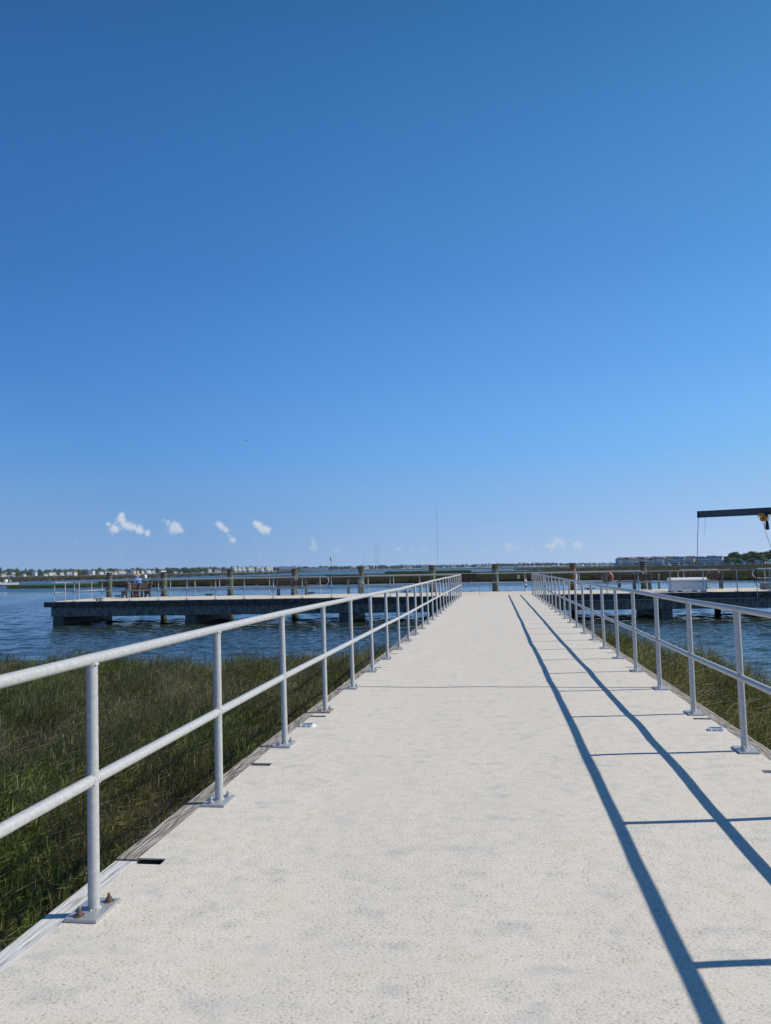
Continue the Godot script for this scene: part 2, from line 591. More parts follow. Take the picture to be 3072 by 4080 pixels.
func make_sky() -> ImageTexture:
	var sw := 512
	var sh := 256
	var small := Image.create(sw, sh, false, Image.FORMAT_RGBF)
	for y in sh:
		for x in sw:
			small.set_pixel(x, y, sky_color(pano_dir(x + 0.5, y + 0.5, sw, sh)).linear_to_srgb())
	small.resize(4096, 2048, Image.INTERPOLATE_CUBIC)
	small.convert(Image.FORMAT_RGB8)
	# little fair-weather clouds low over the far shore: puffs [azimuth, height, radius] in degrees, and how solid
	var k := 180.0 / PI / FOC
	var clouds := [
		[0.95, [[455, 2108, 30], [478, 2070, 24], [486, 2050, 15], [500, 2092, 28], [530, 2100, 26], [560, 2112, 24], [588, 2122, 18], [430, 2088, 11]]],
		[0.85, [[690, 2108, 32], [668, 2082, 14], [720, 2112, 22], [652, 2072, 8], [700, 2095, 22]]],
		[0.85, [[880, 2098, 20], [872, 2085, 16], [900, 2112, 18], [928, 2152, 20], [912, 2134, 9]]],
		[0.95, [[1030, 2094, 24], [1050, 2108, 27], [1015, 2082, 14], [1068, 2112, 18]]],
		[0.42, [[1250, 2182, 22], [1248, 2160, 15], [1244, 2142, 9]]],
		[0.30, [[1345, 2190, 16], [1330, 2196, 10]]],
		[0.28, [[1030, 2205, 13], [1012, 2150, 9]]],
		[0.38, [[1588, 2188, 15], [1640, 2192, 11]]], [0.35, [[1690, 2190, 12]]], [0.22, [[1755, 2186, 10]]],
		[0.45, [[2030, 2178, 22], [2060, 2184, 18], [2018, 2172, 11]]], [0.32, [[2120, 2186, 12]]],
		[0.55, [[2218, 2156, 26], [2200, 2180, 24], [2180, 2176, 15], [2240, 2168, 18]]],
		[0.55, [[2292, 2172, 22], [2308, 2176, 16]]], [0.24, [[1940, 2195, 16]]], [0.2, [[480, 2215, 14], [300, 2160, 14]]], [0.2, [[2465, 2160, 14], [2660, 2188, 14]]],
	]
	var fluff := noise(81, 0.032, 5)
	var hor := 2266.7
	for c in clouds:
		var lo := Vector2(1e9, 1e9)
		var hi := -lo
		for p in c[1]:
			lo = lo.min(Vector2(p[0] - p[2] * 1.8, p[1] - p[2] * 1.8))
			hi = hi.max(Vector2(p[0] + p[2] * 1.8, p[1] + p[2] * 1.8))
		# to the sky's own azimuth and height (photograph columns and rows, tilted by the camera's roll)
		var corner := []
		for q in [lo, Vector2(hi.x, lo.y), hi, Vector2(lo.x, hi.y)]:
			corner.append(to_sky(q))
		var x0 := 1e9
		var x1 := -1e9
		var y0 := 1e9
		var y1 := -1e9
		for q in corner:
			x0 = minf(x0, q.x); x1 = maxf(x1, q.x); y0 = minf(y0, q.y); y1 = maxf(y1, q.y)
		for ty in range(int(y0 * 2048), int(y1 * 2048) + 1):
			for tx in range(int(x0 * 4096), int(x1 * 4096) + 1):
				var p := to_px(pano_dir(tx + 0.5, ty + 0.5, 4096, 2048))
				var d := 0.0
				var top := 0.0
				for f in c[1]:
					var v := (p - Vector2(f[0], f[1])) / float(f[2])
					var w := maxf(0.0, 1.25 - v.length())
					d += w * w
					top += w * w * (v.y - v.x * 0.5)
				if d <= 0.0:
					continue
				top /= d
				var n := fluff.get_noise_2d(p.x * 1.6, p.y * 1.9)
				var n2 := fluff.get_noise_2d(p.x * 0.8 + 900, p.y * 0.8)
				var al = smoothstep(0.10, 0.85, d * 0.9 + n * 0.5 + n2 * 0.25) * c[0]
				if al <= 0.01:
					continue
				var lit := clampf(0.66 - top * 0.34 + n * 0.45, 0.0, 1.0)
				var col := Color(0.56, 0.66, 0.82).lerp(Color(0.90, 0.91, 0.93), lit).linear_to_srgb()
				small.set_pixel(tx, ty, small.get_pixel(tx, ty).lerp(col, al))
	return ImageTexture.create_from_image(small)

func view_basis() -> Basis:
	return Basis.from_euler(Vector3(PITCH, YAW, ROLL), EULER_ORDER_YXZ)

func to_px(dir: Vector3) -> Vector2:
	var v := view_basis().transposed() * dir
	return Vector2(1536.0 + FOC * v.x / -v.z, 2040.0 - FOC * v.y / -v.z)

func to_sky(px: Vector2) -> Vector2:
	var d := (view_basis() * Vector3((px.x - 1536.0) / FOC, (2040.0 - px.y) / FOC, -1.0)).normalized()
	return Vector2(atan2(d.x, -d.z) / TAU + 0.5, 0.5 - asin(d.y) / PI)

func _ready() -> void:
	var cam := Camera3D.new()
	cam.name = "camera"
	cam.fov = rad_to_deg(2.0 * atan(2040.0 / FOC))
	cam.near = 0.05
	cam.far = 30000.0
	cam.rotation = Vector3(PITCH, YAW, ROLL)
	cam.position = Vector3(0, CAM_H, 0)
	add_child(cam)
	var env := Environment.new()
	env.background_mode = Environment.BG_SKY
	var sky := Sky.new()
	var pano := PanoramaSkyMaterial.new()
	pano.panorama = make_sky()
	sky.sky_material = pano
	env.sky = sky
	env.sky_rotation = Vector3(0, PI, 0)
	env.tonemap_mode = Environment.TONE_MAPPER_LINEAR
	env.tonemap_exposure = 1.0
	env.sdfgi_enabled = true
	env.ssao_enabled = true
	env.ssil_enabled = true
	env.fog_enabled = true
	env.fog_density = 0.00007
	env.fog_light_color = lin(0.55, 0.72, 0.95)
	var we := WorldEnvironment.new()
	we.name = "environment"
	we.environment = env
	add_child(we)
	var sun := DirectionalLight3D.new()
	sun.name = "sun"
	sun.light_color = lin(1.0, 0.93, 0.79)
	sun.light_energy = 1.5
	sun.light_angular_distance = 0.5
	sun.shadow_enabled = true
	add_child(sun)
	sun.look_at_from_position(SUN_TO * 100.0, Vector3.ZERO)

	make_materials()
	build_water()
	build_walkway()
	build_pier()
	build_near_marsh()
	build_marsh_islands()
	build_far_shores()
	build_walkway_rails()
	build_pier_rails()
	build_piles()
	build_benches()
	build_people()
	build_pier_things()
	build_crane()
	build_boats()
	build_masts()

# ------------------------------------------------------------------ water, walkway, pier
func build_water() -> void:
	# open water far out: one ruffled sheet; nearer than about 120 m the wind waves are real geometry on top of it
	var st := begin()
	var s := 5600.0
	quad(st, Vector3(-s, -0.12, 400), Vector3(s, -0.12, 400), Vector3(s, -0.12, -s), Vector3(-s, -0.12, -s), Vector3.UP)
	part(st, "open_water", M.far_water, self).set_meta("kind", "structure")
	var bed := begin()
	quad(bed, Vector3(-s, -2.5, 400), Vector3(s, -2.5, 400), Vector3(s, -2.5, -s), Vector3(-s, -2.5, -s), Vector3.UP)
	part(bed, "creek_bed", M.mud, self).set_meta("kind", "structure")
	rng.seed = 77
	var waves := []
	for w in 22:
		var len := 0.32 * pow(6.0, w / 21.0)
		var a := rng.randfn() * 0.6 + 0.3
		var k := TAU / len
		waves.append([sin(a) * k, cos(a) * k, rng.randf() * TAU, 0.040 / k, len])
	var rows := []
	var z := 1.5
	while z < 125.0:
		rows.append(z)
		z += maxf(0.1, 0.0045 * z)
	var cols := 400
	var verts := PackedVector3Array()
	var norms := PackedVector3Array()
	var idx := PackedInt32Array()
	for r in rows.size():
		var d: float = rows[r]
		var x0 := -0.90 * d - 12.0
		var x1 := 0.60 * d + 12.0
		var gap := maxf((x1 - x0) / cols, maxf(0.1, 0.0045 * d))
		var rim := clampf((125.0 - d) / 25.0, 0.0, 1.0)
		for c in cols + 1:
			var x := lerpf(x0, x1, float(c) / cols)
			var calm := 0.12 + 0.88 * smoothstep(-1.5, 4.0, d - shore_z(x))
			var h := 0.0
			var gx := 0.0
			var gz := 0.0
			for w in waves:
				var f := clampf((w[4] / gap - 2.6) / 2.0, 0.0, 1.0)
				if f <= 0.0:
					continue
				var ph: float = w[0] * x + w[1] * d + w[2]
				var am: float = w[3] * f
				h += sin(ph) * am
				var co := cos(ph) * am
				gx += co * w[0]
				gz += co * w[1]
			h *= calm
			gx *= calm
			gz *= calm
			verts.append(Vector3(x, h * rim - 0.10 * (1.0 - rim), -d))
			norms.append(Vector3(-gx * rim, 1.0, gz * rim).normalized())
	for r in rows.size() - 1:
		for c in cols:
			var a := r * (cols + 1) + c
			var b := a + cols + 1
			idx.append_array(PackedInt32Array([a, b, a + 1, a + 1, b, b + 1]))
	var arr := []
	arr.resize(Mesh.ARRAY_MAX)
	arr[Mesh.ARRAY_VERTEX] = verts
	arr[Mesh.ARRAY_NORMAL] = norms
	arr[Mesh.ARRAY_INDEX] = idx
	var mesh := ArrayMesh.new()
	mesh.add_surface_from_arrays(Mesh.PRIMITIVE_TRIANGLES, arr)
	put(mesh, "water", M.water, self).set_meta("kind", "structure")

const JOINTS := [-6.0, 1.9, 9.42, 16.95, 24.45, 32.0, 39.62]
const NOTCH0 := 3.78
const NOTCH_STEP := 1.87

var floor_noise: FastNoiseLite
func uneven(x: float, ahead: float) -> float:   # the concrete was floated by hand: a few millimetres up and down away from its edges
	if floor_noise == null:
		floor_noise = noise(131, 0.6, 2)
	return floor_noise.get_noise_2d(x * 1.6, ahead) * 0.008 * smoothstep(1.6, 1.25, absf(x))

func slab(st: SurfaceTool, x0: float, x1: float, z0: float, z1: float, thick: float, drop := 0.0) -> void:
	# a piece of deck that follows the walkway's slight rise and fall
	var wide := x1 - x0 > 1.0 and drop == 0.0
	var n := maxi(1, int(ceil((z1 - z0) / (0.254 if wide else 0.762))))
	var across := 14 if wide else 1
	for i in n:
		var a := lerpf(z0, z1, float(i) / n)
		var b := lerpf(z0, z1, float(i + 1) / n)
		var ya := deck_y(a) - drop
		var yb := deck_y(b) - drop
		for c in across:
			var p := lerpf(x0, x1, float(c) / across)
			var q := lerpf(x0, x1, float(c + 1) / across)
			if wide:
				var v := [P(p, ya + uneven(p, a), a), P(q, ya + uneven(q, a), a), P(q, yb + uneven(q, b), b), P(p, yb + uneven(p, b), b)]
				var w := []
				for t in v:
					var e := 0.05
					w.append(Vector3(uneven(t.x - e, -t.z) - uneven(t.x + e, -t.z), e * 2.0, deck_y(-t.z + e) + uneven(t.x, -t.z + e) - deck_y(-t.z - e) - uneven(t.x, -t.z - e)).normalized())
				tri(st, v[0], v[1], v[2], w[0], w[1], w[2])
				tri(st, v[0], v[2], v[3], w[0], w[2], w[3])
			else:
				quad(st, P(p, ya, a), P(q, ya, a), P(q, yb, b), P(p, yb, b), Vector3(0, b - a, yb - ya).normalized())
		quad(st, P(x0, ya - thick, a), P(x1, ya - thick, a), P(x1, yb - thick, b), P(x0, yb - thick, b), Vector3.DOWN)
		quad(st, P(x0, ya, a), P(x0, yb, b), P(x0, yb - thick, b), P(x0, ya - thick, a), Vector3.LEFT)
		quad(st, P(x1, ya, a), P(x1, yb, b), P(x1, yb - thick, b), P(x1, ya - thick, a), Vector3.RIGHT)
	for e in [[z0, 1.0], [z1, -1.0]]:
		for c in across:
			var p := lerpf(x0, x1, float(c) / across)
			var q := lerpf(x0, x1, float(c + 1) / across)
			var y := deck_y(e[0]) - drop
			var up := uneven(p, e[0]) if wide else 0.0
			var uq := uneven(q, e[0]) if wide else 0.0
			quad(st, P(p, y + up, e[0]), P(q, y + uq, e[0]), P(q, y - thick, e[0]), P(p, y - thick, e[0]), Vector3(0, 0, e[1]))

func build_walkway() -> void:
	var w := setting("walkway")
	var in_l := -1.655
	var in_r := 1.735
	var out_l := -1.80
	var out_r := 1.885
	for k in JOINTS.size() - 1:
		var z0: float = JOINTS[k] + (0.022 if k == 2 else 0.007)
		var z1: float = JOINTS[k + 1] - (0.022 if k == 1 else 0.007)
		var st := begin()
		slab(st, in_l, in_r, z0, z1, 0.2)
		part(st, "deck_panel", M.concrete, w)
		var sj := begin()   # sunken joint filler
		slab(sj, in_l, in_r, z1 + 0.001, z1 + (0.042 if k == 1 else 0.013), 0.1, 0.014)
		if k < JOINTS.size() - 2:
			part(sj, "joint_filler", M.black_rubber, w)
	# the deck's rims, broken by the old bracket pockets
	for side in 2:
		var a := in_l if side == 1 else out_l
		a = out_l if side == 0 else in_r
		var b := in_l if side == 0 else out_r
		var from: float = JOINTS[0]
		var cuts := []
		var z := NOTCH0 - NOTCH_STEP * 5
		while z < 39.0:
			cuts.append(z + (0.02 if side == 1 else 0.0))
			z += NOTCH_STEP
		cuts.append(39.62 + 0.04)
		for c in cuts.size():
			var to: float = cuts[c] - 0.038
			var st := begin()
			if c == 6 and side == 0:      # the open pocket runs on under the worn lip of the deck
				slab(st, a, b, from, from + 0.4, 0.007)
				slab(st, a, b, from + 0.4, to, 0.2)
			else:
				slab(st, a, b, from, minf(to, 39.613), 0.2)
			part(st, "deck_rim", M.concrete, w)
			from = cuts[c] + 0.038
			if c < cuts.size() - 1:
				var s2 := begin()   # what is left in the pocket: nothing, a rotten block or a sound one
				var filled: float = [0.075, 0.010, 0.026, 0.05, 0.014][(c + 4 * side) % 5]
				if c == 5 and side == 0:
					filled = 0.17
				slab(s2, a + 0.002, b - 0.002, cuts[c] - 0.0375, cuts[c] + 0.0375, 0.04, filled)
				part(s2, "bracket_block", M.block_brown, w)
	# weathered timber along both edges
	for side in 2:
		var x0 := -1.915 if side == 0 else 1.889
		var x1 := -1.804 if side == 0 else 2.0
		var z := -5.9 if side == 0 else -4.4
		var i := 0
		var lengths := [3.62, 3.06, 3.03, 3.7, 3.6, 3.66, 3.64, 3.58, 3.66, 3.6, 3.66, 3.6, 3.66]
		while z < 39.5:
			var l: float = lengths[i % lengths.size()]
			var z1 := minf(z + l, 39.6)
			var st := begin()
			slab(st, x0, x1, z, z1 - 0.006, 0.24, 0.004 + 0.004 * ((i * 7) % 3))
			var near := side == 0 and z1 < 4.2
			part(st, "edge_timber", M.painted_wood if near else M.edge_wood, w)
			z = z1
			i += 1
	# girders, caps and piles that carry it
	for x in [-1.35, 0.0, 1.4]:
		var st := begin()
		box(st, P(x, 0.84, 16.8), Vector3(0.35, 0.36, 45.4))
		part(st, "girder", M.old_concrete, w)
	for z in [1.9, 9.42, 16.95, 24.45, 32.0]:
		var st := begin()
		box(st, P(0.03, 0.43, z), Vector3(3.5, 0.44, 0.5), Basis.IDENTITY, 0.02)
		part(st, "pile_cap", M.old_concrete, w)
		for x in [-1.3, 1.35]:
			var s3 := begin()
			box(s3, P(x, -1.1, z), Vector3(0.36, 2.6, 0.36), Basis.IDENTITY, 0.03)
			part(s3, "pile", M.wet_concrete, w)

const PIER_X0 := -23.55
const PIER_X1 := 24.0
const PIER_D := 6.1

func build_pier() -> void:
	var w := setting("pier")
	var bas := Basis(Vector3.UP, PIER_TURN)
	var x := PIER_X0
	var widths := [7.78, 8.0, 6.9, 6.2, 7.55, 7.5, 7.6]
	for k in widths.size():
		var x1 := minf(x + widths[k], PIER_X1)
		if x1 - x < 0.2:
			break
		var st := begin()
		box(st, pier_at((x + x1) / 2, PIER_D / 2, DECK - 0.09), Vector3((x1 - x) - 0.012, 0.18, PIER_D), bas, 0.006)
		part(st, "deck_panel", M.pier_concrete, w)
		x = x1
	# two courses of tarred timber along the near edge, one on the left end and along the back
	rng.seed = 91
	x = PIER_X0 - 0.1
	var lens := [3.0, 5.6, 2.9, 4.4, 6.1, 4.9, 5.2, 4.6, 5.5, 5.8]
	var i := 0
	while x < PIER_X1:
		var x1 := minf(x + lens[i % lens.size()], PIER_X1)
		var st := begin()
		box(st, pier_at((x + x1) / 2, -0.075, DECK - 0.150 + 0.006 * ((i * 5) % 3)), Vector3(x1 - x - 0.012, 0.27, 0.13 + 0.006 * (i % 2)), bas, 0.012)
		part(st, "fender_timber", M.tar_timber, w)
		var s2 := begin()
		box(s2, pier_at((x + x1) / 2, PIER_D + 0.075, DECK - 0.15), Vector3(x1 - x - 0.012, 0.27, 0.13), bas, 0.012)
		part(s2, "fender_timber", M.tar_timber, w)
		x = x1
		i += 1
	var ste := begin()
	box(ste, pier_at(PIER_X0 - 0.075, PIER_D / 2, DECK - 0.15), Vector3(0.13, 0.26, PIER_D - 0.02), bas, 0.012)
	part(ste, "fender_timber", M.tar_timber_end, w)
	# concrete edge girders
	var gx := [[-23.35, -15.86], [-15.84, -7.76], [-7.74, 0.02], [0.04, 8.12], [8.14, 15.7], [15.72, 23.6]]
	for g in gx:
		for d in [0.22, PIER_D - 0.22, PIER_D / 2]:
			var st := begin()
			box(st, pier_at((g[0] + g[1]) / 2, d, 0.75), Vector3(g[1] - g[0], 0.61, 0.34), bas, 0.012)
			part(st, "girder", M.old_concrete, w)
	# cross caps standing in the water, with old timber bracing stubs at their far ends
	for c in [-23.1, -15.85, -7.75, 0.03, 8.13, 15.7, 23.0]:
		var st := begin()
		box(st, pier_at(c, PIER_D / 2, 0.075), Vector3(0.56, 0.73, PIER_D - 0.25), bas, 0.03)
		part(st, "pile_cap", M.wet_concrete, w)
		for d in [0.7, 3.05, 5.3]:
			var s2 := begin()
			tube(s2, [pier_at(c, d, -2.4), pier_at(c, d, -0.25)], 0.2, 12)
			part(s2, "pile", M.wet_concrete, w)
	for q in [[12.1, 5.75]]:
		var sp := begin()
		tube(sp, [pier_at(q[0], q[1], -2.4), pier_at(q[0], q[1], 0.95)], [0.2, 0.17], 12)
		part(sp, "timber_pile", M.pile_green, w)
	# a steel conduit clipped under the timbers on the right
	var st4 := begin()
	tube(st4, [pier_at(3.4, -0.165, 0.925), pier_at(12.3, -0.165, 0.925)], 0.018, 8)
	part(st4, "conduit", M.galvanised, w)
	# spalled notch in the edge of the deck, left of the middle
	for q in [[-12.55, 0.12], [-19.35, 0.16]]:
		var s5 := begin()
		box(s5, pier_at(q[0], -0.12, DECK - 0.02), Vector3(q[1], 0.05, 0.05), bas, 0.01)
		part(s5, "splinter", M.edge_wood, w)

# ------------------------------------------------------------------ handrails
func anchor_bolt_mesh() -> ArrayMesh:
	var st := begin()
	lathe(st, Vector3.ZERO, [[0.022, 0.0], [0.022, 0.003], [0.012, 0.0031]], 14)                       # washer
	lathe(st, Vector3.ZERO, [[0.0135, 0.003], [0.0135, 0.017], [0.008, 0.0172]], 6)                    # nut
	lathe(st, Vector3.ZERO, [[0.0075, 0.017], [0.0075, 0.032], [0.0055, 0.035], [0.0, 0.035]], 10)      # stud
	return st.commit()

func weld(st: SurfaceTool, c: Vector3, axis: Vector3, r: float, seed_: int) -> void:
	# a lumpy bead round a joint
	var side := axis.cross(Vector3(0.3, 0.2, 0.9)).normalized()
	var other := axis.cross(side).normalized()
	for k in 13:
		var a := TAU * k / 13.0 + seed_
		var h := 0.0035 + 0.0025 * absf(sin(a * 3.7 + seed_))
		blob(st, c + (side * cos(a) + other * sin(a)) * r, Vector3(h, h, h) * 1.05, 6, 4)

func build_walkway_rails() -> void:
	var bolt := anchor_bolt_mesh()
	rng.seed = 17
	for side in 2:
		var t := thing("handrail", "two-bar aluminium handrail along the %s edge of the concrete walkway" % ["left", "right"][side], "handrail", Vector3.ZERO, 0.0, "handrails of the walkway")
		var x := -1.7157 if side == 0 else 1.8008
		var lean := -0.016 if side == 0 else -0.006
		var top := []
		var mid := []
		for i in range(-1, 26):
			var z := POST_Z + (i - 1) * POST_STEP
			var y := deck_y(z)
			var wob := rng.randf_range(-0.006, 0.006)
			var sway := rng.randf_range(-0.0045, 0.0045)
			top.append(P(x + lean + sway, y + 1.0528 + wob, z))
			mid.append(P(x + (lean + sway) * 0.5, y + 0.543 + wob, z))
			var near := i < 11
			var st := begin()
			tube(st, [P(x, y + 0.012, z), P(x + lean + sway, y + 1.045, z)], 0.0243, 16 if near else 10, false)
			if i > -1 and i < 9:
				weld(st, P(x, y + 0.014, z), Vector3.UP, 0.026, i)
				weld(st, P(x + (lean + sway) * 0.5, y + 0.543, z + 0.022), Vector3.BACK, 0.024, i + 3)
				weld(st, P(x + (lean + sway) * 0.5, y + 0.543, z - 0.022), Vector3.BACK, 0.024, i + 5)
				weld(st, P(x + lean + sway, y + 1.03, z), Vector3.UP, 0.025, i + 7)
			var post := part(st, "post", M.aluminium, t)
			var s2 := begin()
			var sl := Basis(Vector3.RIGHT, atan2(deck_y(z + 0.2) - deck_y(z - 0.2), 0.4))
			box(s2, P(x + (-0.004 if side == 0 else 0.004), y + 0.0075, z), Vector3(0.142, 0.0125, 0.215), sl, 0.0015)
			var rusty := (side == 0 and i == 4)
			part(s2, "base_plate", M.rusty_plate if rusty else M.plate, post)
			if near:
				for q in [[-0.026, -0.072], [0.03, 0.072]]:
					put(bolt, "anchor_bolt", M.bolt_bronze if i < 2 else M.galvanised, post, P(x + q[0], y + 0.0145, z + q[1]), rng.randf() * 3.0)
		for r in [["top_rail", top], ["mid_rail", mid]]:
			var st := begin()
			tube(st, r[1], 0.0245, 16)
			var bar := part(st, r[0], M.aluminium, t)
			var s3 := begin()   # splice seams where lengths of tube meet
			for j in [3, 6, 10, 14, 18, 22]:
				var a: Vector3 = r[1][j]
				var b: Vector3 = r[1][j + 1]
				var d := (b - a).normalized()
				var f := 0.18 if r[0] == "top_rail" else 0.25
				var c := a.lerp(b, f)
				tube(s3, [c - d * 0.0022, c + d * 0.0022], 0.0249, 14, false)
			part(s3, "splice_seam", M.latch_grey, bar)
	# flat solar marker lights let into the deck edges
	var lights := [[-1.715, 7.03], [-1.715, 16.6], [-1.715, 26.2], [1.80, 7.02], [1.80, 16.7], [1.80, 26.3]]
	var which := ["nearest on the left edge", "second on the left edge", "farthest on the left edge", "nearest on the right edge", "second on the right edge", "farthest on the right edge"]
	for k in lights.size():
		var q: Array = lights[k]
		var y := deck_y(q[1])
		var t := thing("deck_marker", "low silver solar marker on the walkway, %s" % which[k], "deck light", P(q[0], y, q[1]), 0.0, "solar markers on the walkway")
		var st := begin()
		var o := PackedVector2Array([Vector2(-0.052, 0.0), Vector2(0.052, 0.0), Vector2(0.034, 0.021), Vector2(-0.034, 0.021)])
		extrude(st, o, -0.055, 0.055)
		extrude(st, PackedVector2Array([Vector2(-0.045, 0.0), Vector2(0.045, 0.0), Vector2(0.03, 0.015), Vector2(-0.03, 0.015)]), 0.055, 0.068)
		extrude(st, PackedVector2Array([Vector2(-0.045, 0.0), Vector2(0.045, 0.0), Vector2(0.03, 0.015), Vector2(-0.03, 0.015)]), -0.068, -0.055)
		part(st, "housing", M.white_plastic, t)
		var s2 := begin()
		box(s2, Vector3(0, 0.0218, 0), Vector3(0.09, 0.003, 0.056))
		part(s2, "solar_cell", M.lens_dark, t)
		var s3 := begin()
		var tilt := Basis(Vector3.RIGHT, atan2(0.021, 0.018))
		for dx in [-0.022, 0.022]:
			box(s3, Vector3(dx, 0.0112, 0.0438), Vector3(0.034, 0.003, 0.016), Basis(Vector3.RIGHT, 0.86))
		part(s3, "lens", M.lens_grey, t)

func arc_pts(c: Vector3, dirx: Vector3, r: float, from_top: bool) -> Array:
	# half a circle in the upright plane of dirx, from above c round to below it
	var out := []
	for k in 9:
		var a := PI / 2 - PI * k / 8.0
		out.append(c + dirx * (cos(a) * r) + Vector3.UP * (sin(a) * r))
	if not from_top:
		out.reverse()
	return out

func rail_run(label: String, xs: Array, d: float, from_x: float, to_x: float, loop_l: bool, loop_r: bool, group: String) -> Node3D:
	var t := thing("handrail", label, "handrail", Vector3.ZERO, 0.0, group)
	var along := Vector3(1, 0, -PIER_TURN).normalized()
	var ht := 1.045
	var hm := 0.52
	var r := (ht - hm) / 2
	for x in xs:
		var st := begin()
		tube(st, [pier_at(x, d, DECK + 0.01), pier_at(x, d, DECK + ht)], 0.024, 10, false)
		var post := part(st, "post", M.aluminium, t)
		var s2 := begin()
		box(s2, pier_at(x, d, DECK + 0.0075), Vector3(0.21, 0.013, 0.14), Basis(Vector3.UP, PIER_TURN), 0.002)
		for q in [-0.075, 0.075]:
			lathe(s2, pier_at(x + q, d, DECK + 0.014), [[0.013, 0.0], [0.013, 0.02], [0.007, 0.021], [0.007, 0.045], [0.0, 0.045]], 6)
		part(s2, "base_plate", M.galvanised, post)
	var ends := [from_x, to_x]
	if loop_l or loop_r:
		# top and middle bar are one bent tube
		var pts := []
		var a := from_x + (r if loop_l else 0.0)
		var b := to_x - (r if loop_r else 0.0)
		if loop_l and not loop_r:
			pts.append(pier_at(b, d, DECK + ht))
			pts.append_array(arc_pts(pier_at(a, d, DECK + (ht + hm) / 2), -along, r, true))
			pts.append(pier_at(b, d, DECK + hm))
		elif loop_r and not loop_l:
			pts.append(pier_at(a, d, DECK + ht))
			pts.append_array(arc_pts(pier_at(b, d, DECK + (ht + hm) / 2), along, r, true))
			pts.append(pier_at(a, d, DECK + hm))
		else:
			pts.append(pier_at((a + b) / 2, d, DECK + ht))
			pts.append_array(arc_pts(pier_at(b, d, DECK + (ht + hm) / 2), along, r, true))
			pts.append_array(arc_pts(pier_at(a, d, DECK + (ht + hm) / 2), -along, r, false))
			pts.append(pier_at((a + b) / 2, d, DECK + ht))
		var st := begin()
		tube(st, pts, 0.024, 10)
		part(st, "looped_rail", M.aluminium, t)
	else:
		for h in [["top_rail", ht], ["mid_rail", hm]]:
			var st := begin()
			tube(st, [pier_at(ends[0], d, DECK + h[1]), pier_at((ends[0] + ends[1]) / 2, d, DECK + h[1]), pier_at(ends[1], d, DECK + h[1])], 0.024, 10)
			part(st, h[0], M.aluminium, t)
	return t

func build_pier_rails() -> void:
	rail_run("two-bar handrail along the near edge of the pier, left of the walkway", [-23.22, -22.11, -20.58, -19.04, -17.49, -15.95, -14.41, -12.88, -11.35, -9.83, -8.31, -6.80, -5.30, -3.80, -2.28], 0.14, -23.24, -1.72, false, false, "handrails of the pier")
	rail_run("two-bar handrail along the near edge of the pier, right of the walkway", [2.4, 3.92, 5.42, 6.93, 8.46, 10.0, 11.57, 13.09, 14.6, 16.1, 17.6, 19.1], 0.14, 1.81, 19.4, false, false, "handrails of the pier")
	rail_run("back handrail of the pier left of the open landing, behind the left bench", [-19.3, -17.78, -16.27, -14.76, -13.24, -11.72, -10.2], PIER_D - 0.14, -19.75, -9.68, false, true, "handrails of the pier")
	var t := rail_run("long back handrail of the pier across the end of the walkway", [-7.36, -5.87, -4.37, -2.86, -1.37, 0.15, 1.66, 3.17, 4.7, 6.2, 7.72], PIER_D - 0.14, -7.72, 7.9, true, false, "handrails of the pier")
	var st := begin()   # its right end is bent down
	var d := PIER_D - 0.14
	tube(st, [pier_at(7.9, d, DECK + 1.045), pier_at(8.05, d, DECK + 1.03), pier_at(8.16, d, DECK + 0.97), pier_at(8.24, d, DECK + 0.86)], 0.024, 10)
	part(st, "rail_end", M.aluminium, t)
	rail_run("short looped back handrail behind the right-hand bench", [10.42, 11.79], PIER_D - 0.14, 10.1, 12.35, true, true, "handrails of the pier")
	rail_run("looped back handrail at the right edge of the view", [14.75, 16.3, 17.8, 19.3], PIER_D - 0.14, 14.1, 19.6, true, false, "handrails of the pier")
	# rail across the pier's left end
	var e := thing("handrail", "two-bar handrail across the left end of the pier", "handrail", Vector3.ZERO, 0.0, "handrails of the pier")
	for q in [1.3, 2.75, 4.15, 5.35]:
		var s2 := begin()
		tube(s2, [pier_at(-23.28, q, DECK + 0.01), pier_at(-23.28, q, DECK + 1.045)], 0.024, 10, false)
		var post := part(s2, "post", M.aluminium, e)
		var s3 := begin()
		box(s3, pier_at(-23.28, q, DECK + 0.0075), Vector3(0.14, 0.013, 0.21), Basis(Vector3.UP, PIER_TURN), 0.002)
		part(s3, "base_plate", M.galvanised, post)
	for h in [["top_rail", 1.0], ["mid_rail", 0.475]]:
		var s4 := begin()
		tube(s4, [pier_at(-23.28, 0.0, DECK + h[1]), pier_at(-23.28, 3.0, DECK + h[1]), pier_at(-23.28, 5.5, DECK + h[1]), pier_at(-23.27, 5.62, DECK + h[1] - 0.03)], 0.024, 10)
		part(s4, h[0], M.aluminium, e)

